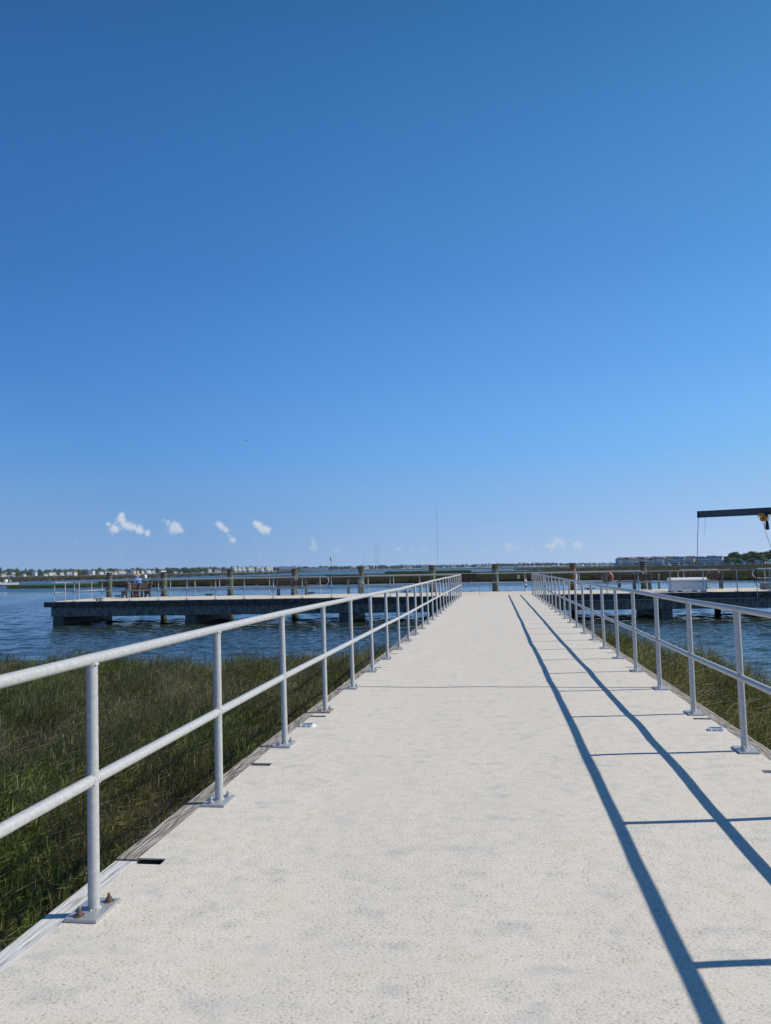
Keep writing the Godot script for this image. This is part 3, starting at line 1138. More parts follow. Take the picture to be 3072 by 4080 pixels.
func build_piles() -> void:
	var xs := [-23.35, -19.89, -15.77, -11.84, -7.83, -3.65, -0.01, 4.41, 8.33, 16.2]
	var tops := [2.70, 2.69, 2.73, 2.75, 2.77, 2.79, 2.79, 2.76, 2.77, 2.75]
	var where := ["beside the left end rail", "right of the seated couple", "third from the left end of the pier", "behind the left empty bench", "at the open landing left of the walkway", "beside the dark board", "straight ahead beyond the walkway", "with a white tube fixed to it", "behind the bench right of the life ring", "beyond the right edge"]
	for k in xs.size():
		var rusty := k == 7
		var t := thing("mooring_pile", "%s timber mooring pile with dark banded top, %s" % ["rust-brown" if rusty else "greenish", where[k]], "pile", pier_at(xs[k], PIER_D + 0.32, 0.0), 0.7 * k, "mooring piles behind the pier")
		var h: float = tops[k]
		var st := begin()
		var r := 0.17 + 0.006 * ((k * 3) % 4)
		tube(st, [Vector3(0.03, -2.4, 0), Vector3(0.0, 0.0, 0.0), Vector3(0.0, 1.4, 0.01), Vector3(-0.01, h - 0.02, 0.0)], [r + 0.03, r + 0.015, r, r - 0.008], 16)
		part(st, "shaft", M.pile_brown if rusty else M.pile_green, t)
		var s2 := begin()
		lathe(s2, Vector3(-0.008, h, 0), [[r + 0.004, -0.27], [r + 0.006, 0.0], [r - 0.02, 0.022], [0.0, 0.03]], 16)
		part(s2, "cap", M.pile_cap, t)
		for y in [-0.10, -0.215]:
			var s3 := begin()
			lathe(s3, Vector3(-0.008, h + y, 0), [[r + 0.004, -0.014], [r + 0.013, -0.012], [r + 0.013, 0.012], [r + 0.004, 0.014]], 16)
			part(s3, "band", M.strap, t)
	# timber ladder posts at the two landings
	var lx := [-8.59, -7.95, 9.14]
	var lab := ["left post of the pair", "right post of the pair", "single, right of the long rail"]
	for k in 3:
		var t := thing("ladder_post", "short grey ladder post behind the pier, %s" % lab[k], "post", pier_at(lx[k], PIER_D + 0.22, 0.0), 0.0, "ladder posts at the landings")
		var st := begin()
		box(st, Vector3(0, 0.5, 0), Vector3(0.13, 3.1, 0.1) if k < 2 else Vector3(0.1, 3.1, 0.1), Basis.IDENTITY, 0.008)
		part(st, "upright", M.edge_wood, t)
		var s2 := begin()
		blob(s2, Vector3(0, 2.05, 0), Vector3(0.05, 0.03, 0.05), 8, 5)
		part(s2, "knob", M.galvanised, t)

# ------------------------------------------------------------------ salt marsh
func blade(st: SurfaceTool, root: Vector3, turn: float, h: float, w: float, lean: float, c: Color, segs := 3) -> void:
	var dir := Vector3(cos(turn), 0, sin(turn))
	var side := Vector3(-sin(turn), 0, cos(turn)).rotated(Vector3.UP, 0.9) * w * 0.5
	var prev := [root - side, root + side]
	for s in segs:
		var t := float(s + 1) / segs
		var p := root + Vector3.UP * h * (t - 0.25 * lean * t * t) + dir * h * lean * t * t
		var k := side * (1.0 - t * 0.92)
		var n := (dir * 0.8 + Vector3.UP * 0.35).normalized()
		st.set_color(c)
		if s < segs - 1:
			quad(st, prev[0], prev[1], p + k, p - k, n)
			prev = [p - k, p + k]
		else:
			tri(st, prev[0], prev[1], p, n, n, n)

func grass_clump(seed_: int, count: int, h0: float, h1: float, w: float, spread: float, tones: Array, segs := 3, lean := 0.5, leaves := 0) -> ArrayMesh:
	# stems, each with a few arching leaves off its upper half
	rng.seed = seed_
	var st := begin()
	for k in count:
		var a := rng.randf() * TAU
		var r := sqrt(rng.randf()) * spread
		var c: Color = tones[rng.randi() % tones.size()] * rng.randf_range(0.5, 1.3)
		c.a = 1.0
		var h := rng.randf_range(h0, h1)
		var turn := rng.randf() * TAU
		var l := rng.randf() * rng.randf() * lean * 1.8
		var root := Vector3(cos(a) * r, -0.05, sin(a) * r)
		blade(st, root, turn, h, w * rng.randf_range(0.7, 1.3), l, c, segs)
		for q in leaves:
			var t := rng.randf_range(0.25, 0.85)
			var p := root + Vector3.UP * h * (t - 0.25 * l * t * t) + Vector3(cos(turn), 0, sin(turn)) * h * l * t * t
			var c2: Color = c.lerp(tones[rng.randi() % tones.size()], 0.6) * rng.randf_range(0.7, 1.45)
			c2.a = 1.0
			blade(st, p, rng.randf() * TAU, h * rng.randf_range(0.25, 0.5), w * rng.randf_range(1.3, 2.4), rng.randf_range(0.35, 1.4), c2, 3)
	return st.commit()

func scatter(called: String, label: String, mesh: Mesh, where: Array, tints: PackedColorArray, m: Material = null) -> MultiMeshInstance3D:
	var mm := MultiMesh.new()
	mm.transform_format = MultiMesh.TRANSFORM_3D
	mm.use_colors = true
	mm.mesh = mesh
	mm.instance_count = where.size()
	for i in where.size():
		mm.set_instance_transform(i, where[i])
		mm.set_instance_color(i, tints[i])
	var o := MultiMeshInstance3D.new()
	o.name = numbered(called)
	o.multimesh = mm
	o.material_override = m if m else M.grass
	add_child(o)
	o.set_meta("kind", "stuff")
	o.set_meta("label", label)
	o.set_meta("category", "grass" if "grass" in called or "reed" in called else "trees")
	return o

const SHORE := [[-60.0, 14.94], [-30.0, 17.43], [-18.26, 19.09], [-13.45, 19.59], [-11.62, 21.91], [-9.96, 20.92], [-7.97, 20.42], [-5.39, 21.25], [-3.32, 23.74], [-1.0, 25.5], [1.5, 27.0], [3.1, 26.6], [4.2, 23.8], [4.9, 21.3], [5.2, 18.0], [5.5, 14.5], [6.4, 10.5], [9.2, 6.5], [14.0, 2.0], [24.0, -6.0]]
func shore_z(x: float) -> float:
	for i in SHORE.size() - 1:
		if x <= SHORE[i + 1][0]:
			return lerpf(SHORE[i][1], SHORE[i + 1][1], clampf((x - SHORE[i][0]) / (SHORE[i + 1][0] - SHORE[i][0]), 0, 1))
	return -6.0

var mud_noise: FastNoiseLite
func mud_y(x: float, z: float) -> float:
	var inside := clampf((shore_z(x) - z) / 2.2 + 0.3, 0.0, 1.0)
	return lerpf(-0.55, -0.005 + mud_noise.get_noise_2d(x * 9.0, z * 9.0) * 0.16, inside)

func build_near_marsh() -> void:
	mud_noise = noise(101, 0.03, 4)
	var st := begin()
	st.set_smooth_group(0)
	var dx := 0.6
	for i in int(46 / dx):
		for j in int(42 / dx):
			var x := -30.0 + i * dx
			var z := -8.0 + j * dx
			var a := P(x, mud_y(x, z), z)
			var b := P(x + dx, mud_y(x + dx, z), z)
			var c := P(x + dx, mud_y(x + dx, z + dx), z + dx)
			var d := P(x, mud_y(x, z + dx), z + dx)
			var n := (c - a).cross(b - d)
			n = n.normalized() if n.y > 0 else -n.normalized()
			tri(st, a, b, c, n, n, n)
			tri(st, a, c, d, n, n, n)
	part(st, "mud_bank", M.mud, self).set_meta("kind", "structure")
	var greens := [Color(0.27, 0.35, 0.08), Color(0.16, 0.205, 0.05), Color(0.34, 0.42, 0.12), Color(0.46, 0.48, 0.18), Color(0.13, 0.135, 0.05)]
	var olives := [Color(0.26, 0.255, 0.10), Color(0.36, 0.325, 0.15), Color(0.17, 0.155, 0.075), Color(0.48, 0.43, 0.23), Color(0.18, 0.205, 0.07)]
	var browns := [Color(0.16, 0.115, 0.075), Color(0.24, 0.18, 0.12), Color(0.09, 0.068, 0.048), Color(0.38, 0.31, 0.21), Color(0.58, 0.51, 0.38), Color(0.12, 0.125, 0.05), Color(0.07, 0.052, 0.04)]
	var kinds := [
		[grass_clump(1, 5, 0.30, 0.60, 0.0065, 0.11, greens, 3, 0.5, 4), "short green cordgrass blades on the mud beside the walkway"],
		[grass_clump(2, 5, 0.30, 0.62, 0.0065, 0.12, greens + olives, 3, 0.5, 4), "mixed green and olive cordgrass beside the walkway"],
		[grass_clump(3, 5, 0.30, 0.64, 0.006, 0.12, olives + browns, 3, 0.45, 3), "dull olive and brown cordgrass stems in the marsh"],
		[grass_clump(4, 7, 0.26, 0.68, 0.006, 0.13, browns, 3, 0.35, 1), "dead brown cordgrass stems with pale tips in the marsh"],
	]
	var patch := noise(103, 0.09, 3)
	var thin := noise(107, 0.22, 3)
	rng.seed = 300
	var sets := [[], [], [], []]
	var tints := [PackedColorArray(), PackedColorArray(), PackedColorArray(), PackedColorArray()]
	var tries := 135000
	for k in tries:
		var z := pow(rng.randf(), 0.72) * 29.5 - 1.0
		var x := rng.randf_range(-0.72 * z - 5.0, 0.40 * z + 3.5)
		if absf(x) < 1.93 and z < 40:
			if rng.randf() > 0.1 or absf(x) < 1.5:
				continue
		var edge := shore_z(x) - z
		var p := patch.get_noise_2d(x * 2.2, z * 2.2)
		var q := thin.get_noise_2d(x * 2.0, z * 2.0)
		if edge < 0.0:
			if edge < -5.5 or rng.randf() > 0.30 * exp(edge * 0.62) + 0.30 * exp(edge * 2.4):
				continue
		elif edge < 1.2 and rng.randf() > 0.5 + edge * 0.42:
			continue
		var keep := 0.66 + q * 2.0
		if rng.randf() > keep:
			continue
		var s := rng.randf_range(0.72, 1.12) * (1.0 + 0.2 * p)
		if x > 1.9:
			p -= 0.12 + 0.022 * clampf(z - 6.0, 0.0, 14.0)
			s *= 1.22
		if x > -5.0 and x < 0 and z > 15:
			p -= 0.22
		var g := 3
		if edge > 0.3:
			var v := p + rng.randf_range(-0.22, 0.22)
			g = 0 if v > 0.24 else 1 if v > 0.08 else 2 if v > -0.12 else 3
			if rng.randf() < 0.18:
				g = 2 + rng.randi() % 2
		elif rng.randf() < 0.35:
			g = 2
		var b := Basis(Vector3.UP, rng.randf() * TAU).scaled(Vector3(s, s * rng.randf_range(0.85, 1.2), s))
		sets[g].append(Transform3D(b, P(x, maxf(mud_y(x, z), -0.35), z)))
		var t := rng.randf_range(0.75, 1.25)
		tints[g].append(Color(t * rng.randf_range(0.92, 1.08), t, t * rng.randf_range(0.85, 1.1)))
	for g in 4:
		scatter("marsh_grass", kinds[g][1], kinds[g][0], sets[g], tints[g])
	# straw washed up along the edge of the grass
	var sw := begin()
	rng.seed = 55
	for k in 900:
		var x := rng.randf_range(-12.8, -3.6)
		var z := shore_z(x) + rng.randf_range(-1.1, -0.1) - 0.2
		var a := P(x, rng.randf_range(0.04, 0.20), z)
		var dir := Vector3(1, rng.randf_range(-0.12, 0.12), rng.randf_range(-0.5, 0.5)).normalized() * rng.randf_range(0.2, 0.6)
		tube(sw, [a, a + dir], 0.004, 3, false)
	var wrack := part(sw, "reed_wrack", mk("straw_dry", lin(0.30, 0.22, 0.115), 0.9), self)
	wrack.set_meta("kind", "stuff")
	wrack.set_meta("label", "dry straw washed up along the water's edge of the left marsh")

func island(called: String, label: String, samples: Array, top: float, turf: Material, tuft: Mesh, n_tufts: int, seed_: int, warm: float) -> void:
	# samples: [column, near distance, far distance]
	var st := begin()
	var ragged := noise(seed_, 0.11, 3)
	var pts := []
	for i in samples.size() - 1:
		var steps := maxi(2, int(absf(samples[i + 1][0] - samples[i][0]) / 12.0))
		for s in steps:
			var t := float(s) / steps
			var u := lerpf(samples[i][0], samples[i + 1][0], t)
			var nd := lerpf(samples[i][1], samples[i + 1][1], t)
			var fd := lerpf(samples[i][2], samples[i + 1][2], t)
			var j := ragged.get_noise_1d(u) * minf(nd * 0.035, (fd - nd) * 0.35)
			pts.append([u, nd + j, maxf(fd - j, nd + j + 0.5)])
	for i in pts.size() - 1:
		var a := far_at(pts[i][0], pts[i][1], top)
		var b := far_at(pts[i + 1][0], pts[i + 1][1], top)
		var c := far_at(pts[i + 1][0], pts[i + 1][2], top)
		var d := far_at(pts[i][0], pts[i][2], top)
		quad(st, a, b, c, d, Vector3.UP)
		quad(st, a, b, Vector3(b.x, -0.3, b.z), Vector3(a.x, -0.3, a.z), Vector3.BACK)
	part(st, called, turf, self).set_meta("kind", "structure")
	if n_tufts <= 0:
		return
	rng.seed = seed_
	var where := []
	var tint := PackedColorArray()
	var tone := noise(seed_ + 7, 0.02, 3)
	for k in n_tufts:
		var q: Array = pts[rng.randi() % (pts.size() - 1)]
		var f := pow(rng.randf(), 1.7)
		var dist := lerpf(q[1] - 0.4, q[2], f)
		var p := far_at(q[0] + rng.randf_range(-6, 6), dist, top - 0.06)
		var s := rng.randf_range(0.75, 1.2)
		var v := clampf(tone.get_noise_2d(p.x, p.z) * 1.6 + 0.5 - warm, 0.0, 1.0)
		where.append(Transform3D(Basis(Vector3.UP, rng.randf() * TAU).scaled(Vector3(s, s * rng.randf_range(0.8, 1.25), s)), p))
		tint.append(Color(1.3, 1.08, 0.92).lerp(Color(1.05, 1.25, 0.65), v) * rng.randf_range(0.5, 1.3))
	scatter("marsh_grass", label, tuft, where, tint)

func build_marsh_islands() -> void:
	var base := [Color(0.165, 0.13, 0.09), Color(0.12, 0.095, 0.066), Color(0.23, 0.19, 0.13), Color(0.085, 0.075, 0.045)]
	var tuft := grass_clump(21, 16, 0.45, 0.95, 0.035, 0.42, base, 2, 0.35)
	var tall := grass_clump(23, 22, 0.6, 1.3, 0.10, 1.2, base, 2, 0.35)
	var green := grass_clump(22, 14, 0.35, 0.7, 0.035, 0.45, [Color(0.10, 0.15, 0.035), Color(0.13, 0.17, 0.05)], 2, 0.35)
	island("marsh_island", "brown and olive grass of the marsh island just behind the pier", [[400, 185, 232], [520, 172, 262], [700, 166, 276], [1100, 155, 330], [1500, 150, 352], [1900, 152, 345], [2100, 152, 380], [2400, 150, 440], [2800, 140, 450], [3072, 128, 440], [3900, 120, 430]], 0.22, M.marsh_turf, tuft, 26000, 401, 0.28)
	island("marsh_strip", "thin low strip of green grass in open water at the left", [[40, 196, 203], [150, 188, 200], [300, 184, 200], [440, 182, 215]], 0.05, M.marsh_turf, green, 1500, 402, -0.3)
	island("marsh_flat", "brown grass on the wide flat before the houses on the left shore", [[-800, 400, 1480], [0, 430, 1480], [400, 465, 1480], [760, 560, 1500], [1000, 700, 1560], [1160, 860, 1640], [1240, 1250, 1700]], 0.35, M.marsh_turf, tall, 6000, 403, 0.3)
	island("marsh_bar", "low bar of bright green marsh plants beyond the brown island", [[1540, 420, 450], [1620, 405, 470], [1720, 392, 480], [1820, 396, 470], [1885, 420, 445]], 0.25, M.far_ground, grass_clump(24, 26, 0.5, 1.15, 0.11, 1.1, [Color(0.10, 0.16, 0.035), Color(0.07, 0.12, 0.03)], 2, 0.3), 900, 404, -0.8)
	island("marsh_flat", "dark brown grass along the far middle shore", [[1200, 1500, 1900], [1500, 1750, 2600], [1700, 1700, 3000], [1900, 1300, 3300], [2100, 1120, 3500], [2300, 1120, 3600], [2450, 1150, 3700], [2700, 1200, 1400]], 0.3, M.marsh_turf, tall, 3500, 405, 0.5)
	island("marsh_spit", "thin brown spits of grass before the right-hand houses", [[2050, 610, 720], [2250, 520, 760], [2500, 505, 640], [2750, 500, 580], [3000, 480, 600], [3900, 470, 620]], 0.25, M.marsh_turf, tall, 2500, 406, 0.4)

# ------------------------------------------------------------------ far shores
func crown_mesh(seed_: int, rx: float, ry: float, n: int, leaf: float, tones: Array) -> ArrayMesh:
	rng.seed = seed_
	var st := begin()
	var lobes := []
	for k in 9:
		var a := rng.randf() * TAU
		var r := rng.randf_range(0.15, 0.62)
		lobes.append([Vector3(cos(a) * r * rx, rng.randf_range(-0.35, 0.55) * ry, sin(a) * r * rx), rng.randf_range(0.34, 0.56), tones[rng.randi() % tones.size()]])
	for k in n:
		var l: Array = lobes[k % lobes.size()]
		var d := Vector3(rng.randfn(), rng.randfn(), rng.randfn()).normalized()
		var p: Vector3 = l[0] + d * Vector3(rx, ry, rx) * float(l[1]) * pow(rng.randf(), 0.35)
		var nn := (d + Vector3(rng.randfn(), rng.randfn(), rng.randfn()) * 0.45).normalized()
		var t := nn.cross(Vector3(rng.randfn(), rng.randfn(), rng.randfn())).normalized()
		var b := nn.cross(t)
		var s := leaf * rng.randf_range(0.6, 1.4)
		var c: Color = l[2] * rng.randf_range(0.8, 1.2)
		c.a = 1.0
		st.set_color(c)
		quad(st, p - t * s, p + b * s * 0.6, p + t * s, p - b * s * 0.6, nn)
	return st.commit()

func make_tree(label: String, seed_: int, h: float, rx: float, tones: Array, leaf: float, n: int) -> Node3D:
	var t := thing("tree", label, "tree", Vector3.ZERO, 0.0, "")
	var st := begin()
	tube(st, [Vector3(0, -0.6, 0), Vector3(0.1, h * 0.3, 0), Vector3(0.0, h * 0.72, 0.1)], [h * 0.035, h * 0.026, h * 0.012], 8)
	for k in 4:
		var a := k * 1.7 + seed_
		tube(st, [Vector3(0.1, h * 0.3, 0), Vector3(cos(a) * rx * 0.55, h * (0.52 + 0.05 * k), sin(a) * rx * 0.55)], [h * 0.016, h * 0.006], 6)
	part(st, "trunk", M.trunk, t)
	put(crown_mesh(seed_, rx, h * 0.40, n, leaf, tones), "crown", M.leaf, t, Vector3(0, h * 0.60, 0))
	return t

func house_shell(t: Node3D, w: float, d: float, h: float, wall: Material, roof: Material, kind: String, lift := 0.0) -> void:
	var st := begin()
	box(st, Vector3(0, lift + h / 2, 0), Vector3(w, h, d))
	part(st, "wall", wall, t)
	var s2 := begin()
	var y := lift + h
	var o := 0.45
	if kind == "gable":      # ridge runs back from the viewer
		var rh := w * 0.46
		extrude(s2, PackedVector2Array([Vector2(-w / 2 - o, y + 0.002), Vector2(w / 2 + o, y + 0.002), Vector2(0, y + rh)]), -d / 2 - o, d / 2 + o, Basis(Vector3.UP, PI / 2))
	elif kind == "side":     # ridge runs along the front
		var rh := d * 0.30
		extrude(s2, PackedVector2Array([Vector2(-d / 2 - o, y + 0.002), Vector2(d / 2 + o, y + 0.002), Vector2(0, y + rh)]), -w / 2 - o, w / 2 + o)
	elif kind == "hip":
		var rh := minf(w, d) * 0.32
		var a := [Vector3(-w / 2 - o, y, -d / 2 - o), Vector3(w / 2 + o, y, -d / 2 - o), Vector3(w / 2 + o, y, d / 2 + o), Vector3(-w / 2 - o, y, d / 2 + o)]
		var p := Vector3(-w * 0.2, y + rh, 0)
		var q := Vector3(w * 0.2, y + rh, 0)
		quad(s2, a[3], a[2], q, p, Vector3(0, 0.9, 0.5).normalized())
		quad(s2, a[0], a[1], q, p, Vector3(0, 0.9, -0.5).normalized())
		tri(s2, a[0], a[3], p, Vector3(-0.6, 0.8, 0), Vector3(-0.6, 0.8, 0), Vector3(-0.6, 0.8, 0))
		tri(s2, a[1], a[2], q, Vector3(0.6, 0.8, 0), Vector3(0.6, 0.8, 0), Vector3(0.6, 0.8, 0))
		quad(s2, a[0], a[1], a[2], a[3], Vector3.DOWN)
	else:
		box(s2, Vector3(0, y + 0.3, 0), Vector3(w + 0.5, 0.6, d + 0.5))
	part(s2, "roof", roof, t)

func windows(t: Node3D, w: float, d: float, lift: float, storeys: int, per: int, sh: float, big := 1.1) -> void:
	var frame := BoxMesh.new()
	frame.size = Vector3(big + 0.3, 1.75, 0.12)
	var pane := BoxMesh.new()
	pane.size = Vector3(big, 1.45, 0.14)
	for s in storeys:
		for k in per:
			var x := w * ((k + 0.5) / per - 0.5) * 0.9
			var o := put(frame, "window", M.trim_white, t, Vector3(x, lift + s * sh + sh * 0.55, d / 2 + 0.03))
			put(pane, "pane", M.glass_dark, o, Vector3(0, 0, 0.02))

func porch(t: Node3D, w: float, d: float, y: float, out: float, hgt: float) -> void:
	var st := begin()
	box(st, Vector3(0, y, d / 2 + out / 2), Vector3(w, 0.25, out))
	part(st, "porch_floor", M.trim_white, t)
	var s2 := begin()
	box(s2, Vector3(0, y + hgt, d / 2 + out / 2), Vector3(w + 0.3, 0.22, out + 0.3))
	part(s2, "porch_roof", M.trim_white, t)
	for k in 4:
		var s3 := begin()
		box(s3, Vector3(w * (k / 3.0 - 0.5) * 0.96, y + hgt / 2, d / 2 + out - 0.15), Vector3(0.22, hgt, 0.22))
		part(s3, "porch_post", M.trim_white, t)
	var s4 := begin()
	box(s4, Vector3(0, y + 1.0, d / 2 + out - 0.1), Vector3(w, 0.12, 0.1))
	part(s4, "railing", M.trim_white, t)

func chimney(t: Node3D, x: float, y: float) -> void:
	var st := begin()
	box(st, Vector3(x, y, -0.5), Vector3(0.9, 2.8, 0.9))
	part(st, "chimney", M.wall_white, t)

func facing(u: float) -> float:
	var p := far_at(u, 1.0)
	return atan2(-p.x, -p.z)

func build_far_shores() -> void:
	# land under the woods and houses
	var land := [[-800, 1440, 2300], [0, 1440, 2300], [400, 1440, 2300], [700, 1460, 2400], [900, 1560, 2500], [1100, 1640, 2700], [1240, 1700, 3000], [1500, 2450, 3900], [1900, 3150, 4700], [2100, 3450, 5000], [2440, 3900, 5200], [2700, 3950, 5200], [3900, 3950, 5200]]
	island("far_shore", "", land, 0.8, M.far_ground, null, 0, 501, 0.0)
	island("right_shore", "", [[2440, 1030, 1400], [2600, 1020, 1400], [2900, 1010, 1400], [3900, 980, 1400]], 0.7, M.far_ground, null, 0, 502, 0.0)
	island("wooded_point", "", [[2885, 690, 820], [2960, 670, 820], [3200, 650, 820], [3500, 640, 820]], 0.6, M.far_ground, null, 0, 503, 0.0)
	# the continuous woods along the skyline
	var dark := [Color(0.035, 0.062, 0.022), Color(0.05, 0.08, 0.026), Color(0.028, 0.05, 0.02), Color(0.07, 0.105, 0.034)]
	var fresh := [Color(0.08, 0.125, 0.036), Color(0.10, 0.145, 0.045), Color(0.06, 0.10, 0.03)]
	var c1 := crown_mesh(601, 6.0, 4.6, 300, 0.62, dark)
	var c2 := crown_mesh(602, 5.2, 5.2, 300, 0.58, dark)
	var c3 := crown_mesh(603, 6.4, 4.2, 300, 0.62, fresh)
	var line := [[-800, 1520, 19.0], [0, 1520, 17.6], [120, 1520, 16.0], [400, 1520, 15.0], [700, 1560, 15.8], [900, 1640, 14.9], [1150, 1800, 14.9], [1320, 2150, 16.2], [1500, 2600, 17.8], [1900, 3300, 18.7], [2020, 3500, 20.5], [2160, 3600, 21.5], [2260, 3900, 17.0], [2440, 4000, 14.5], [2700, 4000, 13.5], [3900, 4000, 13.5]]
	rng.seed = 610
	var sets := [[], [], []]
	var tints := [PackedColorArray(), PackedColorArray(), PackedColorArray()]
	for i in line.size() - 1:
		var du: float = line[i + 1][0] - line[i][0]
		var width: float = du / FOC * line[i][1]
		var n := int(width / 1.5)
		for k in n:
			var t := rng.randf()
			var u := lerpf(line[i][0], line[i + 1][0], t)
			var back := rng.randf()
			var dist := lerpf(line[i][1], line[i + 1][1], t) + back * (70.0 if u < 1200 else 150.0)
			var h := lerpf(line[i][2], line[i + 1][2], t) * (0.62 + 0.38 * back) * rng.randf_range(0.86, 1.08)
			if rng.randf() < 0.06 and u < 1300:
				h *= 1.12
			var s := rng.randf_range(0.75, 1.1)
			var g := 2 if rng.randf() < 0.2 else rng.randi() % 2
			sets[g].append(Transform3D(Basis(Vector3.UP, rng.randf() * TAU).scaled(Vector3(s, h / 11.0, s)), far_at(u, dist, h - 4.6 * h / 11.0)))
			tints[g].append(Color.WHITE * rng.randf_range(0.75, 1.25))
			if rng.randf() < 0.75:   # understorey
				sets[g].append(Transform3D(Basis(Vector3.UP, rng.randf() * TAU).scaled(Vector3(s, 0.5 * h / 11.0, s)), far_at(u + rng.randf_range(-4, 4), dist - 8, 0.28 * h)))
				tints[g].append(Color.WHITE * rng.randf_range(0.7, 1.1))
	var names := ["dark wood of rounded crowns along the far skyline", "dark wood of taller crowns along the far skyline", "paler green crowns mixed into the far wood"]
	for g in 3:
		scatter("far_wood", names[g], [c1, c2, c3][g], sets[g], tints[g], M.leaf)
	# single trees between the houses on the left shore
	var protos := [make_tree("", 701, 9.0, 4.6, dark, 0.55, 420), make_tree("", 702, 8.0, 5.2, dark, 0.55, 420), make_tree("", 703, 9.5, 3.8, fresh, 0.5, 420)]
	var spots := [32, 62, 70, 78, 108, 120, 156, 164, 228, 256, 310, 322, 334, 342, 384, 428, 466, 492, 516, 548, 626, 668, 682, 716, 735, 752, 776, 800, 826, 850, 874, 898, 916]
	rng.seed = 705
	for k in spots.size():
		var g := k % 3
		var lab := "%s tree on the left shore, %s from the left" % [["dark round", "dark spreading", "light green slender"][g], ordinal(k)]
		var s := rng.randf_range(0.75, 1.1)
		if k < 3:
			protos[g].position = far_at(spots[k], 1432, 0.6)
			protos[g].scale = Vector3.ONE * s
			protos[g].set_meta("label", lab)
			protos[g].set_meta("group", "trees among the shore houses")
		else:
			copy_of(protos[g], far_at(spots[k], 1432 + rng.randf() * 30, 0.6), rng.randf() * TAU, lab, s)
	# big trees on the wooded point at the right
	var deep := [Color(0.055, 0.105, 0.018), Color(0.085, 0.15, 0.028), Color(0.04, 0.08, 0.016), Color(0.12, 0.185, 0.035)]
	var big := [make_tree("", 711, 12.5, 7.5, deep, 0.46, 3200), make_tree("", 712, 10.5, 6.0, deep, 0.44, 2600)]
	var bs := [[2903, 705, 0, 0.72], [2922, 715, 1, 1.12], [2945, 720, 0, 0.95], [2972, 710, 0, 0.92], [2995, 725, 1, 1.15], [3020, 705, 0, 1.02], [3046, 720, 0, 1.05], [3072, 700, 1, 1.2], [3105, 715, 0, 1.08], [3150, 705, 0, 1.1], [2893, 690, 1, 0.5], [2935, 685, 1, 0.55], [2985, 685, 1, 0.6], [3035, 682, 1, 0.62]]
	for k in bs.size():
		var q: Array = bs[k]
		var lab = "%s green tree of the wooded point, %s" % ["tall full" if q[2] == 0 else ("low bushy" if q[3] < 0.7 else "rounded"), ["at its left tip", "second along the skyline", "third along the skyline", "fourth along the skyline", "fifth along the skyline", "sixth along the skyline", "seventh along the skyline", "at the picture's right edge", "just past the right edge", "farthest right", "at the foot of the left tip", "front row, left", "front row, middle", "front row, right"][k]]
		if k < 2:
			big[k].position = far_at(q[0], q[1], 0.3)
			big[k].scale = Vector3.ONE * float(q[3])
			big[k].set_meta("label", lab)
			big[k].set_meta("group", "trees of the wooded point")
		else:
			copy_of(big[q[2]], far_at(q[0], q[1], 0.3), k * 1.3, lab, q[3])
	build_houses()

